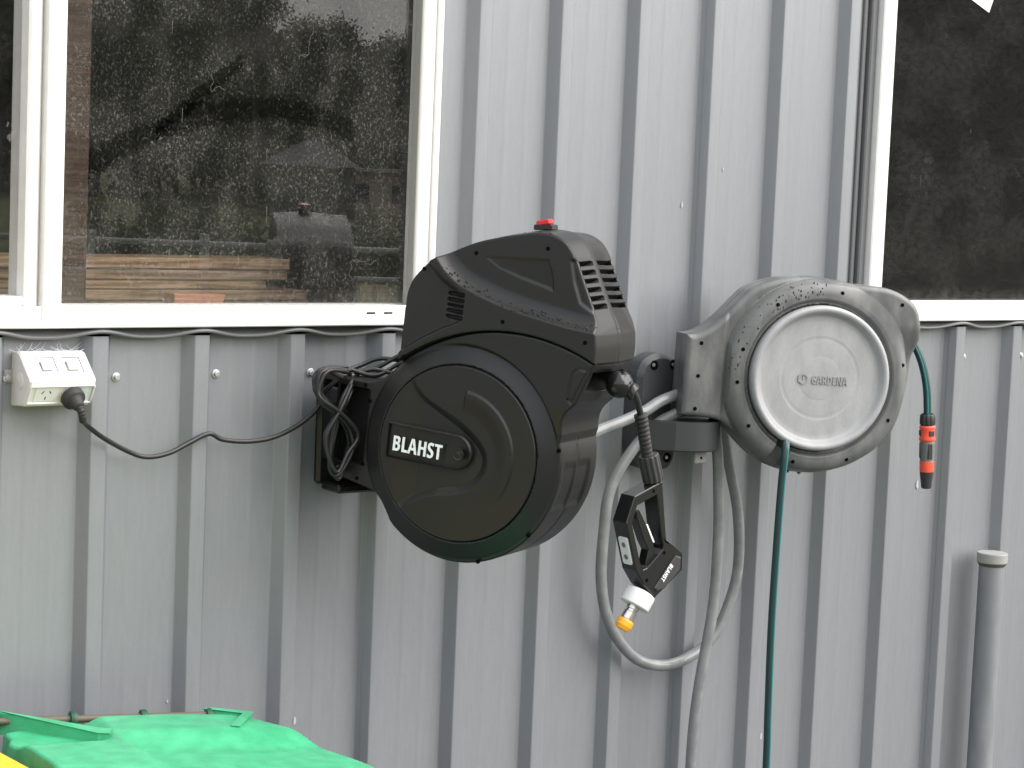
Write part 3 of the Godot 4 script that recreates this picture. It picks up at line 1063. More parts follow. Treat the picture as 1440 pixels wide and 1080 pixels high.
	m = M.new(); m.box(Vector3(-hw - 0.006, 0.004, 0.003), Vector3(0.018, 0.022, 0.005), 0.002)
	put("mounting_tab", m, mats.cap, o)
	m = M.new(); m.lathe_sharp([Vector2(0.005, 0), Vector2(0.0045, 0.003), Vector2(0.0001, 0.0034)], Transform3D(Basis(Vector3.RIGHT, PI / 2), Vector3(-hw - 0.009, 0.002, 0.0056)), 12)
	put("tab_screw", m, mats.screw, o)
	# cobweb over the top of the box
	m = M.new()
	for k in 26:
		var x := rng.randf_range(-0.056, 0.05)
		var z := rng.randf_range(0.001, 0.024)
		var p := Vector3(-0.82 + x, 1.583, z)
		var q := p + Vector3(rng.randf_range(-0.03, 0.03), rng.randf_range(0.002, 0.014), rng.randf_range(-0.02, 0.004))
		q.z = maxf(q.z, 0.002)
		m.tube([p, (p + q) * 0.5 + Vector3(0, -0.002, 0), q], 0.0003, 4, 3, false)
	var wb := put("cobweb", m, mats.web)
	tag(wb, "pale cobweb along the top of the white power point", "cobweb")
	# the cord: plug, hanging cable, wound coil on the reel's bracket
	var c := thing("power_lead", "black power cord from the outlet to the black hose reel", "cord", Vector3.ZERO)
	var base := Vector3(-0.82, 1.537, 0) + dn_t * Vector3(0.0185, -0.003, 0.002)
	var ax := (dn_n + Vector3(0.10, -0.05, 0.0)).normalized()
	var pt := Transform3D(dir_basis(ax), base)
	m = M.new()
	m.lathe([Vector2(0.0001, 0.0), Vector2(0.018, 0.0), Vector2(0.0195, 0.002), Vector2(0.0195, 0.011), Vector2(0.0185, 0.0135), Vector2(0.0165, 0.0145), Vector2(0.013, 0.0165), Vector2(0.0115, 0.021), Vector2(0.0095, 0.028), Vector2(0.0075, 0.031), Vector2(0.0001, 0.0315)], pt, 32)
	put("plug", m, mats.rubber, c)
	var ex := base + ax * 0.026
	m = M.new()
	m.tube([ex, ex + Vector3(0.003, -0.008, 0.004), ex + Vector3(0.007, -0.018, 0.002), ex + Vector3(0.011, -0.026, -0.004)], func(t): return 0.0062 - 0.0012 * t + 0.0009 * (1.0 if sin(t * 42.0) > 0.0 else 0.0), 14, 12)
	put("strain_relief", m, mats.rubber, c)
	m = M.new()
	var e2 := ex + Vector3(0.0108, -0.0255, -0.0035)
	m.tube([e2, Vector3(-0.771, 1.463, 0.062), Vector3(-0.732, 1.4385, 0.046), Vector3(-0.678, 1.4115, 0.036), Vector3(-0.645, 1.4025, 0.036), Vector3(-0.605, 1.408, 0.036), Vector3(-0.565, 1.4245, 0.034), Vector3(-0.529, 1.4375, 0.034), Vector3(-0.503, 1.4265, 0.036), Vector3(-0.454, 1.422, 0.04), Vector3(-0.405, 1.429, 0.045), Vector3(-0.360, 1.452, 0.055), Vector3(-0.335, 1.481, 0.07), Vector3(-0.33, 1.512, 0.085), Vector3(-0.30, 1.535, 0.10), Vector3(-0.27, 1.51, 0.10)], 0.0042, 12, 8)
	put("cable", m, mats.cable, c)
	for k in 10:
		var r := RandomNumberGenerator.new()
		r.seed = 100 + k
		var z := 0.085 + 0.007 * k
		var sh := -0.012 - 0.052 * (k / 10.0)
		var d := func() -> float: return r.randf_range(-0.012, 0.012)
		var loop := [Vector3(-0.275 + sh + d.call(), 1.545 + d.call() * 0.6, z), Vector3(-0.315 + sh + d.call(), 1.552, z + d.call() * 0.3), Vector3(-0.347 + sh * 0.6, 1.53 + d.call(), z), Vector3(-0.335 + sh * 0.7, 1.503 + d.call() * 0.7, z + 0.004), Vector3(-0.290 + sh + d.call(), 1.478 + d.call(), z + 0.006), Vector3(-0.268 + sh * 0.7 + d.call(), 1.44 + d.call(), z), Vector3(-0.264 + sh * 0.9 + d.call(), 1.40 + d.call(), z), Vector3(-0.280 + sh, 1.372 + d.call(), z), Vector3(-0.298 + sh, 1.392 + d.call(), z), Vector3(-0.300 + sh + d.call(), 1.44, z), Vector3(-0.282 + sh, 1.49 + d.call(), z + 0.006), Vector3(-0.258 + sh, 1.525 + d.call(), z)]
		m = M.new()
		m.tube(loop, 0.0036, 10, 7)
		put("cable_coil", m, mats.cable, c)
	for q in [[Vector3(-0.27, 1.545, 0.09), Vector3(-0.235, 1.552, 0.10), Vector3(-0.20, 1.575, 0.12), Vector3(-0.172, 1.598, 0.16)], [Vector3(-0.29, 1.55, 0.1), Vector3(-0.25, 1.54, 0.12), Vector3(-0.21, 1.556, 0.12), Vector3(-0.19, 1.573, 0.14)], [Vector3(-0.30, 1.545, 0.09), Vector3(-0.26, 1.553, 0.08), Vector3(-0.22, 1.567, 0.09), Vector3(-0.18, 1.562, 0.13)], [Vector3(-0.28, 1.54, 0.1), Vector3(-0.25, 1.55, 0.11), Vector3(-0.215, 1.545, 0.13), Vector3(-0.19, 1.56, 0.15)]]:
		m = M.new()
		m.tube(q, 0.004, 10, 7)
		put("cable", m, mats.cable, c)

# ------------------------------------------------------------------ black power-washer reel
var BU := Vector3(0.44600501, -0.07991469, 0.89145565)
var BV := Vector3(0.03575671, 0.99680171, 0.07146898)
var BW := Vector3(-0.89431593, 0.0, 0.44743604)
var BO := Vector3(-0.14683536, 1.42761462, 0.29506338)

func make_black_reel() -> void:
	var t := thing("black_hose_reel", "large black plastic hose reel with white lettering on its disc", "hose reel")
	t.transform = Transform3D(Basis(BU, BV, BW).orthonormalized(), BO)
	var SC := Vector2(0.09, -0.131)
	# --- motor housing above the seam
	var out := join([arc(SC, 0.35, 129.7, 66.0, 26), spl2([Vector2(0.233, 0.190), Vector2(0.2325, 0.215), Vector2(0.2295, 0.236)], 4), spl2([Vector2(0.2295, 0.236), Vector2(0.222, 0.254), Vector2(0.211, 0.272), Vector2(0.188, 0.315), Vector2(0.170, 0.350), Vector2(0.160, 0.366), Vector2(0.145, 0.380), Vector2(0.122, 0.388), Vector2(0.095, 0.388), Vector2(0.063, 0.381), Vector2(0.025, 0.371), Vector2(-0.017, 0.357), Vector2(-0.052, 0.340), Vector2(-0.081, 0.3235)], 5), spl2([Vector2(-0.081, 0.3235), Vector2(-0.095, 0.314), Vector2(-0.107, 0.302), Vector2(-0.118, 0.289), Vector2(-0.127, 0.274), Vector2(-0.132, 0.256), Vector2(-0.1335, 0.225), Vector2(-0.134, 0.19), Vector2(-0.134, 0.1375)], 5)])
	out.reverse() # made clockwise above: turn it counter-clockwise
	if not Geometry2D.is_polygon_clockwise(out): pass
	var area := 0.0
	for i in out.size(): area += out[i].cross(out[(i + 1) % out.size()])
	if area < 0.0: out.reverse()
	var ridge := spl2([Vector2(-0.10, 0.345), Vector2(-0.079, 0.323), Vector2(-0.061, 0.304), Vector2(-0.038, 0.288), Vector2(-0.009, 0.276), Vector2(0.033, 0.264), Vector2(0.074, 0.255), Vector2(0.115, 0.249), Vector2(0.155, 0.244), Vector2(0.194, 0.240), Vector2(0.24, 0.239)], 3)
	var left_panel := PackedVector2Array([Vector2(-0.16, 0.130), Vector2(-0.132, 0.153), Vector2(-0.094, 0.181), Vector2(-0.055, 0.2045), Vector2(-0.017, 0.222), Vector2(-0.012, 0.268), Vector2(-0.022, 0.274), Vector2(-0.060, 0.293), Vector2(-0.092, 0.320), Vector2(-0.115, 0.345), Vector2(-0.17, 0.32)])
	var panel := PackedVector2Array([Vector2(0.002, 0.336), Vector2(0.121, 0.3465), Vector2(0.131, 0.325), Vector2(0.137, 0.295), Vector2(0.07, 0.309), Vector2(0.03, 0.320)])
	var grille := PackedVector2Array([Vector2(0.150, 0.349), Vector2(0.158, 0.349), Vector2(0.168, 0.314), Vector2(0.183, 0.281), Vector2(0.207, 0.268), Vector2(0.26, 0.27), Vector2(0.22, 0.36), Vector2(0.18, 0.36)])
	var edge_x := func(v: float) -> float: return lerpf(0.2095, 0.1715, (v - 0.275) / 0.073)
	var slot := func(v: float) -> float:
		var f := (v - 0.278) / 0.0134
		if f < -0.4 or f > 5.4: return 0.0
		return 1.0 if absf(f - round(f)) < 0.23 else 0.0
	var hf := func(p: Vector2) -> float:
		var h := 0.083
		var d := line_dist(p, ridge) # positive above the ridge
		if d > 0.0:
			h -= scoop(d)
			var s := sdf(p, panel)
			if s > 0.0: h -= 0.0012 * sm(0.0, 0.0015, s) + 0.004 * clampf((p.x - 0.0) * 5.0 - (p.y - 0.30) * 6.0, 0, 1) * sm(0.0, 0.004, s)
		else:
			var s := sdf(p, left_panel)
			h -= 0.0075 * sm(0.0, 0.013 if p.y > 0.25 else 0.004, s) * sm(-0.010, -0.045, p.x)
			if p.x > -0.052 and p.x < -0.017 and p.y > 0.222 and p.y < 0.272:
				var f := (p.y - 0.2275) / 0.0098
				if f > -0.3 and f < 4.3 and absf(f - round(f)) < 0.25: h -= 0.006
		if p.x > 0.13 and p.y > 0.255:
			var s := sdf(p, grille)
			h -= 0.005 * sm(0.0, 0.006, s)
		return h
	var side := func(p: Vector2, w: float) -> float:
		var o := 0.006 * (1.0 - absf(w) / 0.083)
		if absf(w) < 0.0022: o -= 0.0016
		if p.x > 0.14 and p.y > 0.27 and slot.call(p.y) > 0.5 and absf(w) > 0.011: return -0.014
		if p.x < -0.128 and p.y > 0.188 and p.y < 0.238:
			if fposmod(p.y, 0.0108) > 0.0055: o -= 0.0035
		return o
	var m := M.new()
	m.relief(out, hf, 0.004, 0.0017, side, 38, 0.079)
	put("motor_housing", m, mats.black, t)
	# --- drum shell below the seam
	var shell := join([arc(SC, 0.3485, 66.0, 129.7, 26), spl2([Vector2(-0.134, 0.136), Vector2(-0.150, 0.117), Vector2(-0.176, 0.097), Vector2(-0.205, 0.092), Vector2(-0.255, 0.092)], 5), spl2([Vector2(-0.257, 0.085), Vector2(-0.257, -0.068)], 1), spl2([Vector2(-0.250, -0.080), Vector2(-0.225, -0.085), Vector2(-0.197, -0.090), Vector2(-0.161, -0.098), Vector2(-0.142, -0.112), Vector2(-0.1258, -0.1397)], 5), arc(Vector2.ZERO, 0.188, 228.0, 375.0, 60), spl2([Vector2(0.1845, 0.062), Vector2(0.184, 0.082), Vector2(0.190, 0.100), Vector2(0.206, 0.1175)], 5), spl2([Vector2(0.2075, 0.120), Vector2(0.226, 0.172), Vector2(0.231, 0.1865)], 1)])
	var hs := func(p: Vector2) -> float:
		var r := p.length()
		var ring := lerpf(0.0815, 0.068, clampf((r - 0.151) / 0.032, 0, 1)) if r > 0.151 else 0.078
		if r < 0.1815: return ring
		var h := lerpf(0.068, 0.0785, sm(0.03, 0.11, p.y) * sm(-0.10, 0.05, p.x))
		h = lerpf(h, 0.064, sm(-0.115, -0.14, p.x))
		h = lerpf(ring, h, sm(0.1815, 0.1865, r))
		if p.x > 0.1 and p.y > 0.10: # outlined cheek by the hose outlet
			var s := sdf(p, PackedVector2Array([Vector2(0.199, 0.118), Vector2(0.205, 0.135), Vector2(0.222, 0.176), Vector2(0.206, 0.178), Vector2(0.196, 0.170), Vector2(0.192, 0.145), Vector2(0.192, 0.125)]))
			h -= 0.0016 * sm(0.0026, 0.0006, absf(s))
		if p.x < -0.19 and p.x > -0.25 and p.y > -0.055 and p.y < 0.078: h -= 0.02 * sm(-0.19, -0.196, p.x)
		return h
	var opening := PackedVector2Array([Vector2(-0.055, 0.140), Vector2(0.067, 0.140), Vector2(0.067, 0.174), Vector2(-0.055, 0.174)])
	var ss := func(p: Vector2, w: float) -> float:
		var o := 0.0
		if p.x > 0.19 and p.y > 0.12:
			o = 0.004 * (1.0 - absf(w) / 0.083)
			if absf(w - 0.006) < 0.058 and p.y > 0.141 and p.y < 0.1735: return -0.055
			if p.y > 0.1775: return o + 0.0015
		elif p.y < 0.09 and p.length() < 0.1905:
			if absf(w) < 0.002: o = -0.0012
			if absf(w) < 0.056 and absf(w) > 0.004 and p.x > 0.15: # side pockets
				var v := absf(p.y + 0.03)
				if v < 0.045: o = -0.004 * sm(0.045, 0.03, v) * sm(0.056, 0.045, absf(w))
		return o
	m = M.new()
	m.relief(shell, hs, 0.004, 0.002, ss, 40, 0.075)
	put("drum_shell", m, mats.black, t)
	# --- round cover with its swoosh, ridge and name plate
	var sw := join([[Vector2(-0.20, 0.145)], spl2([Vector2(-0.105, 0.112), Vector2(-0.080, 0.082), Vector2(-0.043, 0.058), Vector2(0.002, 0.035), Vector2(0.031, 0.015), Vector2(0.043, -0.008), Vector2(0.031, -0.034), Vector2(0.005, -0.050), Vector2(-0.035, -0.061), Vector2(-0.074, -0.083), Vector2(-0.098, -0.103)], 3), [Vector2(-0.20, -0.15)]])
	var hd := func(p: Vector2) -> float:
		var r := p.length()
		var h := 0.0855 - 0.05 * r * r
		var s := -sdf(p, sw)
		var wd := lerpf(0.008, 0.019, sm(-0.1, 0.0, p.x))
		h -= 0.0105 * (1.0 - clampf(s / wd, 0.0, 1.0)) * sm(-0.125, -0.04, p.x)
		var a := rad_to_deg(p.angle())
		if a > -70.0 and a < 86.0: h += 0.0035 * sm(0.1105, 0.1065, r) * sm(-60.0, 0.0, a) * sm(0.0, 0.004, s - wd) * (sm(0.070, 0.1, r))
		return h
	m = M.new()
	m.relief(arc(Vector2.ZERO, 0.1496, 0, 357, 119), hd, 0.0022, 0.0016, func(_p, _w): return 0.0, 3, -0.07)
	put("disc_cover", m, mats.disc, t)
	var plate := join([[Vector2(-0.133, -0.027)], [Vector2(0.003, -0.027)], arc(Vector2(0.001, 0.003), 0.030, -88, 88, 22), [Vector2(-0.133, 0.034)]])
	m = M.new()
	m.prism(plate, 0.070, 0.0895, 0.0025)
	var pl := put("name_plate", m, mats.disc, t)
	var font := SystemFont.new()
	font.font_names = PackedStringArray(["Droid Sans"])
	font.font_weight = 700
	text("plate_letters", "BLAHST", font, 0.0265, 0.095, 0.0016, mats.letter, pl, Transform3D(Basis(Vector3.BACK, -0.012), Vector3(-0.0715, -0.0015, 0.0897)))
	m = M.new()
	m.lathe([Vector2(0.0105, 0.0), Vector2(0.0105, 0.0012), Vector2(0.0095, 0.0014), Vector2(0.008, 0.0002), Vector2(0.0055, 0.0002), Vector2(0.0045, 0.0012), Vector2(0.0001, 0.0013)], Transform3D(Basis(Vector3.RIGHT, PI / 2), Vector3(0.007, 0.0, 0.0894)), 28)
	put("plate_button", m, mats.disc, pl)
	m = M.new(); m.box(Vector3(-0.1395, 0.004, 0.0815), Vector3(0.006, 0.012, 0.003), 0.001)
	put("latch", m, mats.mid_grey, t)
	# --- screw wells
	var well := M.new()
	well.lathe_sharp([Vector2(0.0036, -0.004), Vector2(0.0036, 0.0003), Vector2(0.0001, 0.0004)], Transform3D(Basis(Vector3.RIGHT, PI / 2)), 14)
	var wm := well.mesh()
	for q in [Vector3(-0.103, 0.301, 0.0765), Vector3(-0.015, 0.339, 0.0625), Vector3(0.117, 0.364, 0.0625), Vector3(-0.122, 0.146, 0.0833), Vector3(0.059, 0.234, 0.0833), Vector3(0.213, 0.222, 0.0833), Vector3(0.128, 0.193, 0.0778), Vector3(0.189, 0.123, 0.0778), Vector3(-0.155, 0.093, 0.0643), Vector3(-0.2, 0.084, 0.0643), Vector3(-0.188, 0.058, 0.0643), Vector3(-0.198, -0.080, 0.0643), Vector3(-0.189, -0.053, 0.0643), Vector3(0.1835, 0.036, 0.0735), Vector3(0.146, -0.1145, 0.0735), Vector3(0.058, -0.177, 0.0735), Vector3(-0.11, 0.142, 0.0643)]:
		var o := put("screw_well", wm, mats.hole, t)
		o.position = q
	# --- rocker switch on top
	var swt := Node3D.new(); swt.name = "power_switch"; t.add_child(swt, true)
	swt.transform = Transform3D(Basis(Vector3.BACK, 0.12), Vector3(0.079, 0.3905, 0.0))
	m = M.new(); m.box(Vector3(0, 0.004, 0), Vector3(0.034, 0.009, 0.026), 0.0015)
	put("switch_frame", m, mats.gloss, swt)
	m = M.new()
	m.box(Vector3(0.0, 0.012, 0), Vector3(0.025, 0.009, 0.019), 0.002, Transform3D(Basis(Vector3.BACK, 0.14)))
	put("switch_rocker", m, mats.red, swt)
	# --- hinge bracket against the wall
	m = M.new()
	m.lathe_sharp([Vector2(0.001, -0.085), Vector2(0.026, -0.085), Vector2(0.028, -0.083), Vector2(0.028, 0.088), Vector2(0.026, 0.09), Vector2(0.001, 0.09)], Transform3D(Basis(), Vector3(-0.262, 0, 0)), 28)
	put("hinge_barrel", m, mats.black, t)
	var inv := t.transform.affine_inverse()
	m = M.new()
	m.box(Vector3(-0.252, 1.435, 0.034), Vector3(0.125, 0.19, 0.018), 0.006, inv)
	m.box(Vector3(-0.262, 1.533, 0.068), Vector3(0.085, 0.016, 0.06), 0.004, inv)
	m.box(Vector3(-0.262, 1.338, 0.068), Vector3(0.085, 0.016, 0.06), 0.004, inv)
	m.box(Vector3(-0.303, 1.452, 0.068), Vector3(0.012, 0.13, 0.05), 0.003, inv)
	put("wall_bracket", m, mats.gloss, t)

# ------------------------------------------------------------------ hose end and spray gun hanging from the black reel
func make_gun() -> void:
	var h := thing("pressure_hose_end", "short black pressure hose with ball stop hanging from black reel", "hose", Vector3.ZERO)
	var b := Vector3(-0.032, 1.5605, 0.527)
	var rows := []
	for i in 19:
		var row := PackedVector3Array()
		var ph := PI * i / 18.0
		for j in 32:
			var th := TAU * j / 32
			var d := Vector3(sin(ph) * sin(th), -cos(ph), sin(ph) * cos(th))
			var r := 0.0235
			if absf(d.dot(Vector3(0.75, 0.55, 0.36).normalized()) - 0.55) < 0.07: r -= 0.003
			row.append(b + d * r)
		rows.append(row)
	var m := M.new()
	m.grid(rows, true)
	put("ball_stop", m, mats.gloss, h)
	m = M.new()
	m.lathe_sharp([Vector2(0.012, 0), Vector2(0.015, 0.003), Vector2(0.015, 0.012), Vector2(0.011, 0.014), Vector2(0.0001, 0.014)], Transform3D(dir_basis(Vector3(0.55, -0.45, 0.55)), b + Vector3(0.012, -0.008, 0.010)), 6)
	put("clamp_nut", m, mats.gloss, h)
	m = M.new()
	m.tube([b, b + Vector3(0.020, -0.012, 0.012), Vector3(0.009, 1.530, 0.527), Vector3(0.018, 1.518, 0.521), Vector3(0.026, 1.508, 0.516), Vector3(0.034, 1.485, 0.513)], 0.0056, 14, 8)
	put("hose", m, mats.rubber, h)
	m = M.new()
	var a0 := Vector3(0.026, 1.508, 0.516)
	var a1 := Vector3(0.0495, 1.432, 0.512)
	var pr := []
	for k in 10:
		var y := 0.001 + k * 0.0079
		pr.append_array([Vector2(0.0115 - k * 0.0002, y), Vector2(0.0118 - k * 0.0002, y + 0.0045), Vector2(0.0088, y + 0.0052), Vector2(0.0088, y + 0.0076)])
	var ln := (a1 - a0).length()
	for k in pr.size(): pr[k].y *= ln / 0.0795
	pr.push_front(Vector2(0.0001, 0.0)); pr.append(Vector2(0.0001, ln))
	m.lathe(pr, Transform3D(dir_basis(a1 - a0), a0), 24)
	put("strain_relief_spring", m, mats.rubber, h)
	var c0 := Vector3(0.050, 1.437, 0.512)
	var c1 := Vector3(0.066, 1.392, 0.511)
	m = M.new()
	for seg in [[0.0, 0.0001, 0.0155], [0.001, 0.0155, 0.018], [0.046, 0.018, 0.0175]]: pass
	var nut := []
	for i in 4:
		var row := PackedVector3Array()
		var bs := dir_basis(c1 - c0)
		for k in 72:
			var a := TAU * k / 72
			var r := 0.0178 + (0.0009 if k % 6 < 3 else -0.0006)
			if i == 0 or i == 3: r -= 0.0022
			row.append(c0 + bs * Vector3(r * sin(a), [0.0, 0.002, 0.046, 0.048][i], r * cos(a)))
		nut.append(row)
	m.grid(nut, true)
	m.lathe([Vector2(0.0165, 0.0475), Vector2(0.0001, 0.0475)], Transform3D(dir_basis(c1 - c0), c0), 24)
	m.lathe([Vector2(0.0001, 0.0005), Vector2(0.0165, 0.0005)], Transform3D(dir_basis(c1 - c0), c0), 24)
	put("coupling_nut", m, mats.charcoal, h)
	m = M.new()
	m.lathe([Vector2(0.011, 0.046), Vector2(0.011, 0.060), Vector2(0.0001, 0.060)], Transform3D(dir_basis(c1 - c0), c0), 20)
	put("threaded_collar", m, mats.brass, h)
	# the gun
	var g := thing("spray_gun", "black trigger spray gun with white collar hanging beside grey hose", "spray gun", Vector3.ZERO)
	var zo := 0.528
	var zb := 0.492
	var outer := PackedVector2Array([Vector2(0.072, 1.393), Vector2(0.012, 1.370), Vector2(-0.004, 1.325), Vector2(0.022, 1.242), Vector2(0.042, 1.215), Vector2(0.068, 1.192), Vector2(0.127, 1.236), Vector2(0.126, 1.265), Vector2(0.1, 1.283), Vector2(0.088, 1.287)])
	var inner := PackedVector2Array([Vector2(0.061, 1.370), Vector2(0.019, 1.354), Vector2(0.009, 1.323), Vector2(0.032, 1.254), Vector2(0.039, 1.243), Vector2(0.047, 1.245), Vector2(0.070, 1.265), Vector2(0.080, 1.275), Vector2(0.081, 1.281), Vector2(0.076, 1.296)])
	m = M.new()
	var n := outer.size()
	var oi := M.inset(outer, 0.0016)
	var ii := PackedVector2Array()
	var rev := inner.duplicate()
	rev.reverse()
	var rin := M.inset(rev, 0.0014)
	rin.reverse()
	ii = rin
	for i in n:
		var j := (i + 1) % n
		var P := func(p: Vector2, z: float) -> Vector3: return Vector3(p.x, p.y, z)
		m.quad(P.call(oi[i], zo), P.call(oi[j], zo), P.call(ii[j], zo), P.call(ii[i], zo))
		m.quad(P.call(outer[i], zo - 0.0016), P.call(outer[j], zo - 0.0016), P.call(oi[j], zo), P.call(oi[i], zo))
		m.quad(P.call(outer[i], zb), P.call(outer[j], zb), P.call(outer[j], zo - 0.0016), P.call(outer[i], zo - 0.0016))
		m.quad(P.call(ii[i], zo), P.call(ii[j], zo), P.call(inner[j], zo - 0.0014), P.call(inner[i], zo - 0.0014))
		m.quad(P.call(inner[i], zo - 0.0014), P.call(inner[j], zo - 0.0014), P.call(inner[j], zb), P.call(inner[i], zb))
		m.quad(P.call(inner[i], zb), P.call(inner[j], zb), P.call(outer[j], zb), P.call(outer[i], zb))
	put("gun_frame", m, mats.gloss, g)
	m = M.new()
	m.prism(PackedVector2Array([Vector2(0.063, 1.210), Vector2(0.069, 1.2035), Vector2(0.087, 1.208), Vector2(0.1195, 1.238), Vector2(0.1195, 1.259), Vector2(0.108, 1.263)]), zo - 0.004, zo + 0.0035, 0.002)
	var sp := put("side_panel", m, mats.charcoal, g)
	var font := SystemFont.new()
	font.font_names = PackedStringArray(["Droid Sans"])
	font.font_weight = 700
	text("panel_letters", "BLAHST", font, 0.0085, 0.033, 0.0008, mats.letter, sp, Transform3D(Basis(Vector3.BACK, deg_to_rad(-128.0)), Vector3(0.0885, 1.2345, zo + 0.0037)))
	m = M.new()
	m.prism(PackedVector2Array([Vector2(0.049, 1.2435), Vector2(0.066, 1.2475), Vector2(0.0715, 1.263), Vector2(0.066, 1.285), Vector2(0.046, 1.321), Vector2(0.031, 1.344), Vector2(0.022, 1.343), Vector2(0.026, 1.329), Vector2(0.045, 1.289), Vector2(0.055, 1.274)]), 0.500, 0.520, 0.0015)
	put("trigger", m, mats.gloss, g)
	m = M.new()
	m.prism(PackedVector2Array([Vector2(0.0635, 1.2865), Vector2(0.0665, 1.2875), Vector2(0.049, 1.3195), Vector2(0.0462, 1.3185)]), 0.5195, 0.5212, 0.0003)
	put("trigger_strip", m, mats.letter, g)
	# white grip plate on the outer edge of the handle
	var e := (outer[3] - outer[2]).normalized()
	var nrm := Vector2(e.y, -e.x) # outwards, to the left
	if nrm.x > 0: nrm = -nrm
	var cb := Basis(Vector3(e.x, e.y, 0), Vector3(nrm.x, nrm.y, 0), Vector3(e.x, e.y, 0).cross(Vector3(nrm.x, nrm.y, 0)))
	var mid := outer[2].lerp(outer[3], 0.60)
	var gt := Transform3D(cb, Vector3(mid.x, mid.y, 0.5115))
	m = M.new()
	var gp := PackedVector2Array()
	for c in [[0.0205, 0.0075, 0.0], [-0.0205, 0.0075, 90.0], [-0.0205, -0.0075, 180.0], [0.0205, -0.0075, 270.0]]: gp.append_array(arc(Vector2(c[0], c[1]), 0.0045, c[2], c[2] + 90.0, 5))
	m.prism(gp, -0.0005, 0.0023, 0.0006, gt * Transform3D(Basis(Vector3.RIGHT, Vector3(0, 0, -1), Vector3.UP), Vector3.ZERO))
	var wp := put("grip_plate", m, mats.outlet, g)
	for s in [-1, 1]:
		m = M.new()
		m.lathe([Vector2(0.0048, 0.0), Vector2(0.0048, 0.0004), Vector2(0.0035, 0.0002), Vector2(0.0001, 0.0002)], gt * Transform3D(Basis(), Vector3(s * 0.011, 0.0024, 0)), 18)
		put("plate_dimple", m, mats.mid_grey, wp)
	for q in [Vector2(0.053, 1.377), Vector2(0.083, 1.269), Vector2(0.047, 1.224)]:
		m = M.new()
		m.lathe_sharp([Vector2(0.0034, -0.002), Vector2(0.0034, 0.0002), Vector2(0.0001, 0.0003)], Transform3D(Basis(Vector3.RIGHT, PI / 2), Vector3(q.x, q.y, zo)), 12)
		put("screw_well", m, mats.hole, g)
	# nozzle: white collar, steel quick-connector, yellow tip
	var n0 := Vector3(0.053, 1.203, 0.510)
	var nd := Vector3(-0.030, -0.051, -0.004).normalized()
	var nt := Transform3D(dir_basis(nd), n0)
	m = M.new()
	m.lathe([Vector2(0.0001, 0.0), Vector2(0.019, 0.0), Vector2(0.0255, 0.003), Vector2(0.0268, 0.006), Vector2(0.0268, 0.027), Vector2(0.025, 0.030), Vector2(0.016, 0.030), Vector2(0.0001, 0.0302)], nt, 36)
	put("white_collar", m, mats.outlet, g)
	m = M.new()
	m.lathe_sharp([Vector2(0.0115, 0.026), Vector2(0.0115, 0.036), Vector2(0.0098, 0.037), Vector2(0.0098, 0.041), Vector2(0.0118, 0.042), Vector2(0.0118, 0.055), Vector2(0.0105, 0.056), Vector2(0.0105, 0.058), Vector2(0.0001, 0.058)], nt, 28)
	put("steel_connector", m, mats.brass, g)
	m = M.new()
	m.lathe_sharp([Vector2(0.0001, 0.057), Vector2(0.0135, 0.057), Vector2(0.0148, 0.060), Vector2(0.0148, 0.068), Vector2(0.0118, 0.075), Vector2(0.004, 0.0755), Vector2(0.0035, 0.070), Vector2(0.0001, 0.070)], nt, 10)
	put("nozzle_tip", m, mats.yellow_tip, g)

# ------------------------------------------------------------------ grey reel
var GO := Vector3(0.7109661, 1.5303525, 0.20989601)

func grey_basis() -> Basis:
	var al := 0.4213
	var sag := 0.03
	var u := Vector3(cos(al), 0, sin(al))
	var y := Vector3.UP
	return Basis(u * cos(sag) - y * sin(sag), u * sin(sag) + y * cos(sag), Vector3(-sin(al), 0, cos(al)))

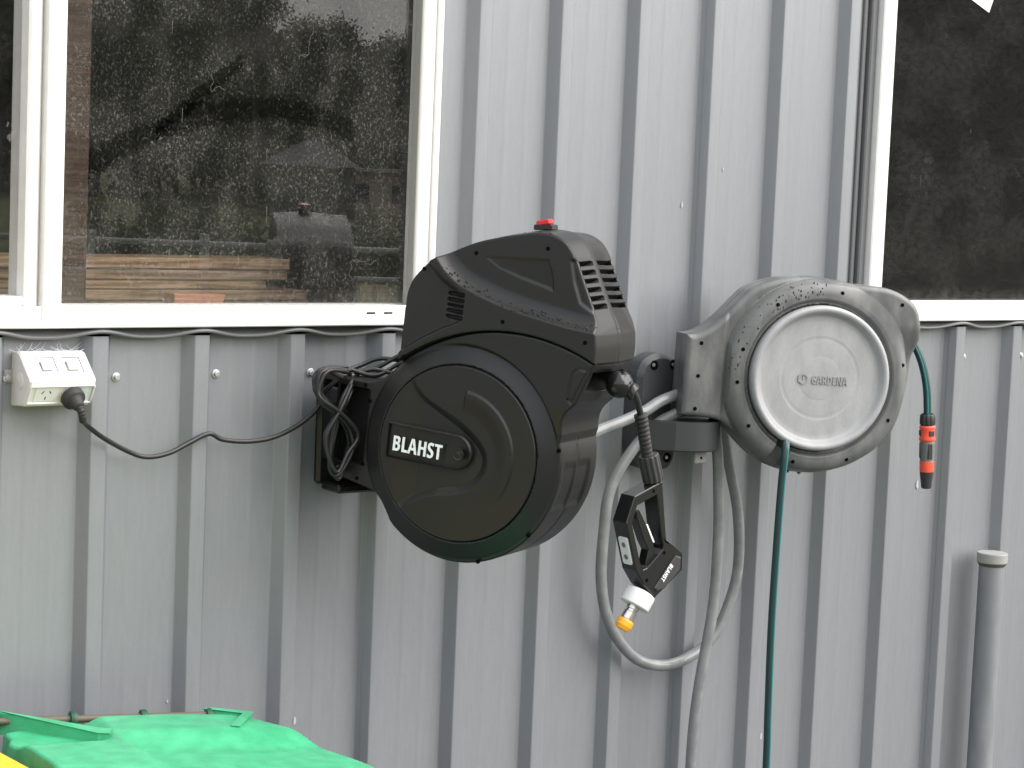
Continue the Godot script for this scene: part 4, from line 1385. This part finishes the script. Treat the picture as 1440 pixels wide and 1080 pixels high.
func make_grey_reel() -> void:
	var t := thing("grey_hose_reel", "weathered grey hose reel with pale round lid", "hose reel")
	t.transform = Transform3D(grey_basis(), GO)
	var out := join([spl2([Vector2(-0.266, 0.0695), Vector2(-0.243, 0.073), Vector2(-0.217, 0.088), Vector2(-0.190, 0.1125), Vector2(-0.163, 0.143), Vector2(-0.136, 0.168), Vector2(-0.093, 0.185), Vector2(-0.036, 0.1945), Vector2(0.014, 0.194), Vector2(0.071, 0.1855), Vector2(0.125, 0.1835), Vector2(0.165, 0.171), Vector2(0.194, 0.149), Vector2(0.206, 0.115), Vector2(0.209, 0.080), Vector2(0.202, 0.050), Vector2(0.1985, -0.006), Vector2(0.184, -0.080), Vector2(0.158, -0.124), Vector2(0.108, -0.162), Vector2(0.032, -0.187), Vector2(-0.026, -0.190), Vector2(-0.079, -0.179), Vector2(-0.120, -0.151), Vector2(-0.158, -0.115), Vector2(-0.185, -0.096)], 5), spl2([Vector2(-0.200, -0.0925), Vector2(-0.2665, -0.088)], 3)])
	out.reverse()
	var area := 0.0
	for i in out.size(): area += out[i].cross(out[(i + 1) % out.size()])
	if area < 0.0: out.reverse()
	var hf := func(p: Vector2) -> float:
		var r := p.length()
		var drum := 0.068
		if r < 0.1435: drum = 0.052
		elif r < 0.150: drum = 0.060
		elif r < 0.1545: drum = lerpf(0.062, 0.068, (r - 0.150) / 0.0045)
		var e := clampf((r - 0.163) / 0.028, 0, 1)
		var mask := sm(-0.01, 0.10, p.x) * sm(0.035, 0.115, p.y)
		drum -= 0.030 * (1.0 - sqrt(1.0 - e * e * 0.999)) * (1.0 - mask)
		drum -= 0.004 * mask * e
		var a := rad_to_deg(p.angle())
		if r > 0.143 and absf(a + 114.0) < 5.5: drum -= 0.022 * sm(5.5, 4.2, absf(a + 114.0)) # slot for the teal hose
		var tube := 0.043
		if p.x > -0.19: tube = lerpf(0.043, 0.030, clampf((p.x + 0.19) / 0.02, 0, 1))
		return maxf(drum if p.x > -0.181 else 0.0, tube)
	var side := func(p: Vector2, w: float) -> float:
		return -0.0015 if absf(w) < 0.0015 and p.x > -0.18 else 0.0
	var m := M.new()
	m.relief(out, hf, 0.012, 0.002, side, 20, 0.03)
	put("reel_body", m, mats.grey, t)
	# lid: dished, with a rolled rim and two faint rings
	m = M.new()
	var pr := [Vector2(0.1395, 0.050), Vector2(0.1415, 0.058), Vector2(0.1425, 0.070), Vector2(0.1415, 0.0765), Vector2(0.1385, 0.0805), Vector2(0.1345, 0.0815), Vector2(0.1305, 0.0800), Vector2(0.1275, 0.0765), Vector2(0.1235, 0.0705), Vector2(0.1195, 0.0685), Vector2(0.110, 0.0683), Vector2(0.0835, 0.0690), Vector2(0.0815, 0.0690), Vector2(0.0795, 0.0684), Vector2(0.0745, 0.0684), Vector2(0.0725, 0.0692), Vector2(0.0435, 0.0695), Vector2(0.0420, 0.0690), Vector2(0.0405, 0.0699), Vector2(0.02, 0.0701), Vector2(0.0001, 0.0701)]
	m.lathe(pr, Transform3D(Basis(Vector3.RIGHT, PI / 2)), 96)
	var lid := put("lid", m, mats.lid, t)
	var font := SystemFont.new()
	font.font_names = PackedStringArray(["Droid Sans"])
	font.font_weight = 700
	text("lid_letters", "GARDENA", font, 0.0165, 0.074, 0.0044, mats.emboss, lid, Transform3D(Basis(), Vector3(0.0205, -0.0035, 0.0698)))
	# round emblem left of the letters
	m = M.new()
	for k in 6:
		var a0 := TAU * k / 6 + 0.5
		var a1 := TAU * (k + 1) / 6 + 0.5
		var P := func(r: float, a: float, z: float) -> Vector3: return Vector3(-0.0345 + r * cos(a), -0.0025 + r * sin(a), z)
		m.quad(P.call(0.0082, a0, 0.0718), P.call(0.0115, a0, 0.0718), P.call(0.0115, a1, 0.0718), P.call(0.0082, a1, 0.0718))
		m.quad(P.call(0.0115, a0, 0.069), P.call(0.0115, a1, 0.069), P.call(0.0115, a1, 0.0718), P.call(0.0115, a0, 0.0718))
		m.quad(P.call(0.0082, a1, 0.069), P.call(0.0082, a0, 0.069), P.call(0.0082, a0, 0.0718), P.call(0.0082, a1, 0.0718))
	m.box(Vector3(-0.0345, -0.0005, 0.0706), Vector3(0.0022, 0.008, 0.002), 0.0004)
	m.box(Vector3(-0.0345, 0.0055, 0.0706), Vector3(0.0075, 0.0022, 0.002), 0.0004)
	put("lid_emblem", m, mats.emboss, lid)
	var well := M.new()
	well.lathe_sharp([Vector2(0.0038, -0.004), Vector2(0.0038, 0.0008), Vector2(0.0001, 0.001)], Transform3D(Basis(Vector3.RIGHT, PI / 2)), 14)
	var wm := well.mesh()
	for q in [Vector2(-0.0965, 0.138), Vector2(0.034, 0.168), Vector2(0.161, 0.152), Vector2(-0.160, 0.048), Vector2(-0.1665, -0.016), Vector2(-0.1365, -0.100), Vector2(0.172, 0.034), Vector2(0.150, -0.076), Vector2(0.071, -0.157), Vector2(-0.040, -0.166), Vector2(-0.237, 0.054), Vector2(-0.239, -0.010), Vector2(-0.240, -0.074)]:
		var o := put("screw_well", wm, mats.hole, t)
		o.position = Vector3(q.x, q.y, hf.call(q))
	for q in [Vector2(-0.012, -0.1905), Vector2(-0.036, -0.1885)]:
		m = M.new(); m.box(Vector3(q.x, q.y, 0.03), Vector3(0.006, 0.008, 0.01), 0.002)
		put("drain_nub", m, mats.grey, t)
	# wall bracket: rounded plate, knuckle and lock tab
	var inv := t.transform.affine_inverse()
	var plate := join([[Vector2(0.396, 1.39)], [Vector2(0.398, 1.52)], spl2([Vector2(0.400, 1.528), Vector2(0.412, 1.549), Vector2(0.437, 1.562), Vector2(0.463, 1.563), Vector2(0.489, 1.552), Vector2(0.503, 1.528)], 12), [Vector2(0.505, 1.37)], spl2([Vector2(0.502, 1.352), Vector2(0.488, 1.336), Vector2(0.455, 1.332), Vector2(0.418, 1.340), Vector2(0.40, 1.36)], 4)])
	area = 0.0
	for i in plate.size(): area += plate[i].cross(plate[(i + 1) % plate.size()])
	if area < 0.0: plate.reverse()
	m = M.new()
	m.prism(plate, 0.026, 0.068, 0.010, inv)
	put("wall_plate", m, mats.bracket, t)
	m = M.new()
	var kn := join([[Vector2(0.398, 0.05)], [Vector2(0.515, 0.05)], spl2([Vector2(0.553, 0.085), Vector2(0.557, 0.115), Vector2(0.545, 0.145), Vector2(0.515, 0.160), Vector2(0.480, 0.158), Vector2(0.440, 0.135)], 14), [Vector2(0.398, 0.09)]]) # x, z seen from above
	var kt := Transform3D(Basis(Vector3(1, 0, 0), Vector3(0, 0, 1), Vector3(0, -1, 0)), Vector3.ZERO)
	area = 0.0
	for i in kn.size(): area += kn[i].cross(kn[(i + 1) % kn.size()])
	if area < 0.0: kn.reverse()
	m.prism(kn, -1.436, -1.378, 0.003, inv * kt)
	put("hinge_knuckle", m, mats.bracket, t)
	for q in [Vector2(0.434, 1.541), Vector2(0.484, 1.541), Vector2(0.478, 1.357)]:
		m = M.new()
		m.lathe_sharp([Vector2(0.0105, -0.01), Vector2(0.0095, 0.0006), Vector2(0.0082, 0.0008), Vector2(0.0001, 0.0009)], inv * Transform3D(Basis(Vector3.RIGHT, PI / 2), Vector3(q.x, q.y, 0.0684)), 20)
		put("bolt_well", m, mats.hole, t)
		m = M.new()
		m.lathe_sharp([Vector2(0.004, -0.002), Vector2(0.0035, 0.0018), Vector2(0.0001, 0.002)], inv * Transform3D(Basis(Vector3.RIGHT, PI / 2), Vector3(q.x - 0.003, q.y + 0.001, 0.069)), 10)
		put("bolt", m, mats.screw, t)
	m = M.new()
	m.box(Vector3(0.511, 1.366, 0.125), Vector3(0.030, 0.028, 0.012), 0.002, inv)
	put("lock_tab", m, mats.cap, t)
	m = M.new()
	m.lathe_sharp([Vector2(0.0028, -0.001), Vector2(0.0028, 0.0004), Vector2(0.0001, 0.0005)], inv * Transform3D(Basis(Vector3.RIGHT, PI / 2), Vector3(0.512, 1.363, 0.1312)), 12)
	put("tab_hole", m, mats.hole, t)

func make_hoses() -> void:
	# grey hose: over the bracket, one loop, then down to the ground
	var m := M.new()
	m.tube([Vector3(-0.085, 1.43, 0.262), Vector3(-0.03, 1.41, 0.235), Vector3(0.05, 1.372, 0.16), Vector3(0.13, 1.367, 0.10), Vector3(0.21, 1.389, 0.08), Vector3(0.288, 1.417, 0.08), Vector3(0.34, 1.434, 0.085), Vector3(0.393, 1.453, 0.09), Vector3(0.44, 1.476, 0.094), Vector3(0.50, 1.489, 0.10), Vector3(0.56, 1.475, 0.10), Vector3(0.612, 1.425, 0.075), Vector3(0.651, 1.339, 0.06), Vector3(0.687, 1.235, 0.055), Vector3(0.699, 1.131, 0.052), Vector3(0.686, 1.059, 0.05), Vector3(0.646, 0.981, 0.048), Vector3(0.581, 0.943, 0.048), Vector3(0.506, 0.933, 0.05), Vector3(0.431, 0.958, 0.05), Vector3(0.366, 1.028, 0.052), Vector3(0.336, 1.115, 0.055), Vector3(0.334, 1.214, 0.058), Vector3(0.343, 1.297, 0.06), Vector3(0.379, 1.365, 0.068), Vector3(0.430, 1.422, 0.08), Vector3(0.468, 1.448, 0.10), Vector3(0.515, 1.462, 0.112), Vector3(0.555, 1.452, 0.11), Vector3(0.576, 1.40, 0.10), Vector3(0.587, 1.333, 0.1), Vector3(0.596, 1.203, 0.1), Vector3(0.592, 1.059, 0.1), Vector3(0.568, 0.916, 0.1), Vector3(0.557, 0.83, 0.1), Vector3(0.553, 0.728, 0.1), Vector3(0.55, 0.45, 0.1), Vector3(0.56, 0.12, 0.14), Vector3(0.62, 0.015, 0.28)], 0.0112, 18, 8)
	var o := put("grey_hose", m, mats.hose)
	tag(o, "thick grey garden hose looped below the grey reel's bracket", "hose")
	# teal hose hanging from the grey reel's slot
	var t := thing("teal_hose", "thin teal hose hanging straight down below the grey reel", "hose", Vector3.ZERO)
	var path := [Vector3(0.640, 1.44, 0.215), Vector3(0.622, 1.408, 0.250), Vector3(0.6145, 1.38, 0.258), Vector3(0.611, 1.324, 0.257), Vector3(0.610, 1.212, 0.254), Vector3(0.609, 1.043, 0.252), Vector3(0.611, 0.873, 0.253), Vector3(0.613, 0.758, 0.254), Vector3(0.615, 0.45, 0.25), Vector3(0.62, 0.10, 0.26), Vector3(0.66, 0.012, 0.36)]
	m = M.new(); m.tube(path, 0.0074, 14, 8)
	put("hose_body", m, mats.teal_dark, t)
	m = M.new(); m.tube(path.map(func(p): return p + Vector3(0.0022, 0, 0.0044)), 0.0034, 8, 8)
	put("hose_stripe", m, mats.teal, t)
	# teal hose end with its connector, from the reel's outlet
	var e := thing("hose_end", "teal hose end with orange and black connector hanging from grey reel", "hose", Vector3.ZERO)
	path = [Vector3(0.862, 1.632, 0.275), Vector3(0.898, 1.617, 0.294), Vector3(0.917, 1.590, 0.302), Vector3(0.932, 1.555, 0.309), Vector3(0.943, 1.508, 0.314), Vector3(0.9475, 1.455, 0.316)]
	m = M.new(); m.tube(path, 0.0078, 16, 8)
	put("hose_body", m, mats.teal_dark, e)
	for q in [Vector3(-0.0036, -0.001, 0.0042), Vector3(0.0046, 0.002, 0.0026)]:
		m = M.new(); m.tube(path.map(func(p): return p + q), 0.0028, 8, 8)
		put("hose_stripe", m, mats.teal, e)
	var c0 := Vector3(0.948, 1.457, 0.316)
	var ct := Transform3D(dir_basis(Vector3(0.010, -0.170, 0.0)), c0)
	m = M.new()
	var rows := []
	for i in 5:
		var row := PackedVector3Array()
		for k in 60:
			var a := TAU * k / 60
			var r: float = [0.0125, 0.0152, 0.0158, 0.0158, 0.0135][i]
			if i > 0 and i < 4 and k % 6 < 2: r -= 0.0016
			row.append(ct * Vector3(r * sin(a), [0.0, 0.003, 0.010, 0.020, 0.0235][i], r * cos(a)))
		rows.append(row)
	m.grid(rows, true)
	put("collar_nut", m, mats.charcoal, e)
	m = M.new()
	m.lathe([Vector2(0.0125, 0.0225), Vector2(0.0158, 0.0245), Vector2(0.0162, 0.027), Vector2(0.0150, 0.034), Vector2(0.0150, 0.043), Vector2(0.0162, 0.050), Vector2(0.0162, 0.0535), Vector2(0.0135, 0.0555)], ct, 32)
	put("orange_sleeve", m, mats.orange, e)
	for a in [-1.25, 0.35, 2.4]:
		m = M.new()
		var b := Basis(Vector3.UP, a)
		m.box(Vector3(0, 0.0385, 0.0142), Vector3(0.013, 0.013, 0.004), 0.0018, ct * Transform3D(b))
		put("sleeve_grip", m, mats.charcoal, e)
	m = M.new()
	m.lathe([Vector2(0.0138, 0.055), Vector2(0.0150, 0.057), Vector2(0.0152, 0.062), Vector2(0.0138, 0.088), Vector2(0.0140, 0.0955)], ct, 32)
	put("grey_barrel", m, mats.mid_grey, e)
	for a in [-1.35, 0.55, 2.5]:
		m = M.new()
		m.box(Vector3(0, 0.0745, 0.0132), Vector3(0.011, 0.033, 0.004), 0.0018, ct * Transform3D(Basis(Vector3.UP, a)))
		put("barrel_grip", m, mats.charcoal, e)
	m = M.new()
	m.lathe([Vector2(0.0136, 0.0952), Vector2(0.0146, 0.0965), Vector2(0.0144, 0.116), Vector2(0.0135, 0.1175)], ct, 32)
	put("orange_ring", m, mats.orange, e)
	m = M.new()
	m.lathe([Vector2(0.0135, 0.1172), Vector2(0.0138, 0.119), Vector2(0.0102, 0.150), Vector2(0.009, 0.1515), Vector2(0.006, 0.1515), Vector2(0.005, 0.147), Vector2(0.0001, 0.147)], ct, 32)
	put("nozzle", m, mats.charcoal, e)

func make_pipe() -> void:
	var p := thing("vent_pipe", "grey plastic pipe with pale cap standing at the wall's right", "pipe", Vector3(1.4725, 0, 0.056))
	var m := M.new()
	m.lathe([Vector2(0.0288, -0.01), Vector2(0.0288, 1.072), Vector2(0.0282, 1.074)], Transform3D(), 40)
	put("pipe", m, mats.pvc, p)
	m = M.new()
	m.lathe_sharp([Vector2(0.0290, 1.066), Vector2(0.0298, 1.068), Vector2(0.0335, 1.074)], Transform3D(), 40)
	put("cap_skirt", m, mats.rod, p)
	m = M.new()
	m.lathe_sharp([Vector2(0.0336, 1.0742), Vector2(0.0343, 1.076), Vector2(0.0343, 1.094), Vector2(0.0333, 1.0965), Vector2(0.0001, 1.098)], Transform3D(), 40)
	put("cap", m, mats.cap, p)

# ------------------------------------------------------------------ bins
func make_bins() -> void:
	var e := Vector3(0.9805396, -0.04790777, 0.19038629)
	var d := Vector3(-0.19036734, -0.04993762, 0.980442)
	var n := d.cross(e).normalized()
	var b := thing("green_bin", "wheelie bin with bright green lid below the power outlet", "bin")
	b.transform = Transform3D(Basis(e, n, d).orthonormalized(), Vector3(-0.5945, 0.9902, 0.2)) # x along the hinge, z away from the wall
	var out := join([[Vector2(-0.352, 0.010)], spl2([Vector2(-0.33, 0.002), Vector2(-0.2, -0.004), Vector2(0.0, -0.002), Vector2(0.035, 0.006), Vector2(0.061, 0.026), Vector2(0.096, 0.071), Vector2(0.129, 0.120), Vector2(0.154, 0.166), Vector2(0.180, 0.230), Vector2(0.194, 0.300), Vector2(0.20, 0.38), Vector2(0.20, 0.56)], 5), spl2([Vector2(0.20, 0.56), Vector2(0.185, 0.60), Vector2(0.11, 0.625), Vector2(-0.29, 0.625), Vector2(-0.305, 0.605), Vector2(-0.318, 0.55)], 5), [Vector2(-0.334, 0.26)], spl2([Vector2(-0.352, 0.11), Vector2(-0.358, 0.07), Vector2(-0.350, 0.045)], 4)])
	var poly := PackedVector2Array()
	for q in out: poly.append(Vector2(q.x, -q.y))
	poly.reverse()
	var area := 0.0
	for i in poly.size(): area += poly[i].cross(poly[(i + 1) % poly.size()])
	if area < 0.0: poly.reverse()
	var crease := PackedVector2Array([Vector2(-0.24, 0.09), Vector2(-0.205, 0.10), Vector2(-0.180, 0.263), Vector2(-0.13, 0.62)])
	var hf := func(q: Vector2) -> float:
		var p := Vector2(q.x, -q.y)
		var x := (p.x + 0.095) / 0.26
		var h := 0.004 - 0.008 * x * x + 0.012 * sm(0.0, 0.3, p.y)
		h -= 0.030 * sm(0.35, 0.62, p.y)
		h -= 0.014 * sm(-0.19, -0.23, p.x) * sm(0.15, 0.09, p.y)
		if p.y > 0.06: h -= 0.020 * sm(0.0, 0.022, line_dist(p, crease) * -1.0) * sm(0.08, 0.15, p.y)
		return h
	var m := M.new()
	m.relief(poly, hf, 0.006, 0.0035, func(_p, _w): return 0.0, 3, 0.06)
	var lid := put("lid", m, mats.green, b)
	lid.rotation.x = -PI / 2
	# hinge arms
	m = M.new()
	m.prism(PackedVector2Array([Vector2(-0.362, 0.035), Vector2(-0.359, 0.027), Vector2(-0.222, -0.078), Vector2(-0.204, -0.086), Vector2(-0.211, -0.108), Vector2(-0.226, -0.104)]), -0.03, 0.008, 0.003, Transform3D(Basis(Vector3.RIGHT, -PI / 2)))
	put("hinge_arm", m, mats.green, b)
	m = M.new()
	m.prism(PackedVector2Array([Vector2(-0.012, 0.018), Vector2(0.0, 0.020), Vector2(0.060, -0.008), Vector2(0.012, -0.084), Vector2(0.003, -0.080), Vector2(0.046, -0.012)]), -0.03, 0.007, 0.003, Transform3D(Basis(Vector3.RIGHT, -PI / 2)))
	put("hinge_arm", m, mats.green, b)
	m = M.new(); m.tube([Vector3(-0.40, -0.007, -0.016), Vector3(0.004, -0.004, -0.016)], 0.0062, 12, 1)
	put("hinge_rod", m, mats.rod, b)
	for x in [-0.362, -0.235, -0.118, -0.006]:
		m = M.new()
		m.lathe_sharp([Vector2(0.0001, -0.005), Vector2(0.013, -0.005), Vector2(0.014, 0.0), Vector2(0.013, 0.005), Vector2(0.0001, 0.005)], Transform3D(Basis(Vector3.BACK, PI / 2), Vector3(x, -0.006, -0.016)), 18)
		put("hinge_knuckle", m, mats.dark_green, b)
	# body
	m = M.new()
	var tops := [Vector3(-0.30, -0.045, 0.05), Vector3(0.03, -0.045, 0.05), Vector3(0.12, -0.045, 0.58), Vector3(-0.32, -0.045, 0.58)]
	var bots := [Vector3(-0.27, -0.95, 0.08), Vector3(0.01, -0.95, 0.08), Vector3(0.08, -0.95, 0.50), Vector3(-0.28, -0.95, 0.50)]
	for i in 4:
		var j := (i + 1) % 4
		m.quad(tops[i], tops[j], bots[j], bots[i])
	m.quad(bots[0], bots[1], bots[2], bots[3])
	put("bin_body", m, mats.dark_green, b)
	for x in [-0.27, 0.02]:
		m = M.new(); m.lathe_sharp([Vector2(0.0001, -0.02), Vector2(0.1, -0.02), Vector2(0.1, 0.02), Vector2(0.0001, 0.02)], Transform3D(Basis(Vector3.BACK, PI / 2), Vector3(x, -0.88, 0.02)), 24)
		put("wheel", m, mats.rubber, b)
	# its neighbour with the yellow lid
	var y := thing("yellow_bin", "wheelie bin with yellow lid at the photo's lower left corner", "bin", Vector3(-1.27, 0, 0.2))
	m = M.new()
	var pl := PackedVector2Array([Vector2(-0.26, 0.0), Vector2(0.255, 0.0), Vector2(0.272, -0.03), Vector2(0.272, -0.54), Vector2(0.24, -0.60), Vector2(-0.24, -0.60), Vector2(-0.272, -0.54), Vector2(-0.272, -0.03)])
	pl.reverse()
	m.relief(pl, func(q): return 1.016 - 0.25 * q.x * q.x - 0.01 * q.y, 0.008, 0.01, func(_p, _w): return 0.0, 3, -0.96)
	lid = put("lid", m, mats.yellow, y)
	lid.rotation.x = -PI / 2
	# the outline's y runs towards the wall, so the lid reaches out from it
	m = M.new()
	tops = [Vector3(-0.25, 0.96, 0.03), Vector3(0.25, 0.96, 0.03), Vector3(0.25, 0.96, 0.57), Vector3(-0.25, 0.96, 0.57)]
	bots = [Vector3(-0.2, 0.04, 0.06), Vector3(0.2, 0.04, 0.06), Vector3(0.2, 0.04, 0.48), Vector3(-0.2, 0.04, 0.48)]
	for i in 4:
		var j := (i + 1) % 4
		m.quad(tops[i], tops[j], bots[j], bots[i])
	m.quad(bots[0], bots[1], bots[2], bots[3])
	put("bin_body", m, mats.dark_green, y)
	for x in [-0.22, 0.22]:
		m = M.new(); m.lathe_sharp([Vector2(0.0001, -0.02), Vector2(0.1, -0.02), Vector2(0.1, 0.02), Vector2(0.0001, 0.02)], Transform3D(Basis(Vector3.BACK, PI / 2), Vector3(x, 0.1, 0.02)), 24)
		put("wheel", m, mats.rubber, y)

func make_drops() -> void:
	var r := RandomNumberGenerator.new()
	r.seed = 77
	var sp := SphereMesh.new()
	sp.radius = 0.5; sp.height = 1.0; sp.radial_segments = 10; sp.rings = 6
	var wet := mat(lin(0.012, 0.012, 0.013), 0.05)
	# rain drops on the black reel: along the scoop below the panel and on its top
	var t := get_node("black_hose_reel")
	var xs := []
	var ridge := spl2([Vector2(-0.079, 0.323), Vector2(-0.061, 0.304), Vector2(-0.038, 0.288), Vector2(-0.009, 0.276), Vector2(0.033, 0.264), Vector2(0.074, 0.255), Vector2(0.115, 0.249), Vector2(0.155, 0.244), Vector2(0.194, 0.240), Vector2(0.22, 0.2395)], 4)
	for k in 150:
		var p := ridge[4 + r.randi() % (ridge.size() - 4)] + Vector2(r.randf_range(-0.006, 0.006), 0)
		var d := absf(r.randfn(0.003, 0.0045))
		p.y += d
		var s := r.randf_range(0.001, 0.0032) * (0.5 + r.randf())
		xs.append(Transform3D(Basis.from_scale(Vector3(s * r.randf_range(0.8, 1.8), s, s * 0.7)), Vector3(p.x, p.y, 0.083 - scoop(d) * 0.95)))
	for k in 130:
		var u := r.randf_range(-0.05, 0.15)
		var v := lerpf(0.340, 0.386, sm(-0.06, 0.10, u)) - 14.0 * pow(maxf(u - 0.115, 0), 2)
		var s := r.randf_range(0.0012, 0.0042)
		xs.append(Transform3D(Basis.from_scale(Vector3(s * 1.3, s * 0.8, s * 1.2)), Vector3(u, v + 0.0032, r.randf_range(-0.06, 0.06))))
	var o := clumps_of("water_drops", sp, xs, wet, t)
	o.set_meta("kind", "stuff")
	# and on the grey reel's shoulder
	t = get_node("grey_hose_reel")
	xs = []
	for k in 85:
		var a := deg_to_rad(r.randf_range(88, 178))
		var rr := r.randf_range(0.158, 0.186)
		var e := clampf((rr - 0.163) / 0.028, 0, 1)
		var z := 0.068 - 0.030 * (1.0 - sqrt(1.0 - e * e * 0.999))
		var s := r.randf_range(0.001, 0.0042)
		if r.randf() < 0.45 or a < 2.3: xs.append(Transform3D(Basis.from_scale(Vector3(s * 0.8, s * r.randf_range(1.0, 2.8), 0.0012)), Vector3(rr * cos(a), rr * sin(a), z)))
	o = clumps_of("water_drops", sp, xs, wet, t)
	o.set_meta("kind", "stuff")

func clumps_of(called: String, mesh: Mesh, xs: Array, m: Material, parent: Node) -> MultiMeshInstance3D:
	var mm := MultiMesh.new()
	mm.transform_format = MultiMesh.TRANSFORM_3D
	mm.mesh = mesh
	mm.instance_count = xs.size()
	for i in xs.size(): mm.set_instance_transform(i, xs[i])
	var o := MultiMeshInstance3D.new()
	o.name = called
	o.multimesh = mm
	o.material_override = m
	parent.add_child(o, true)
	return o
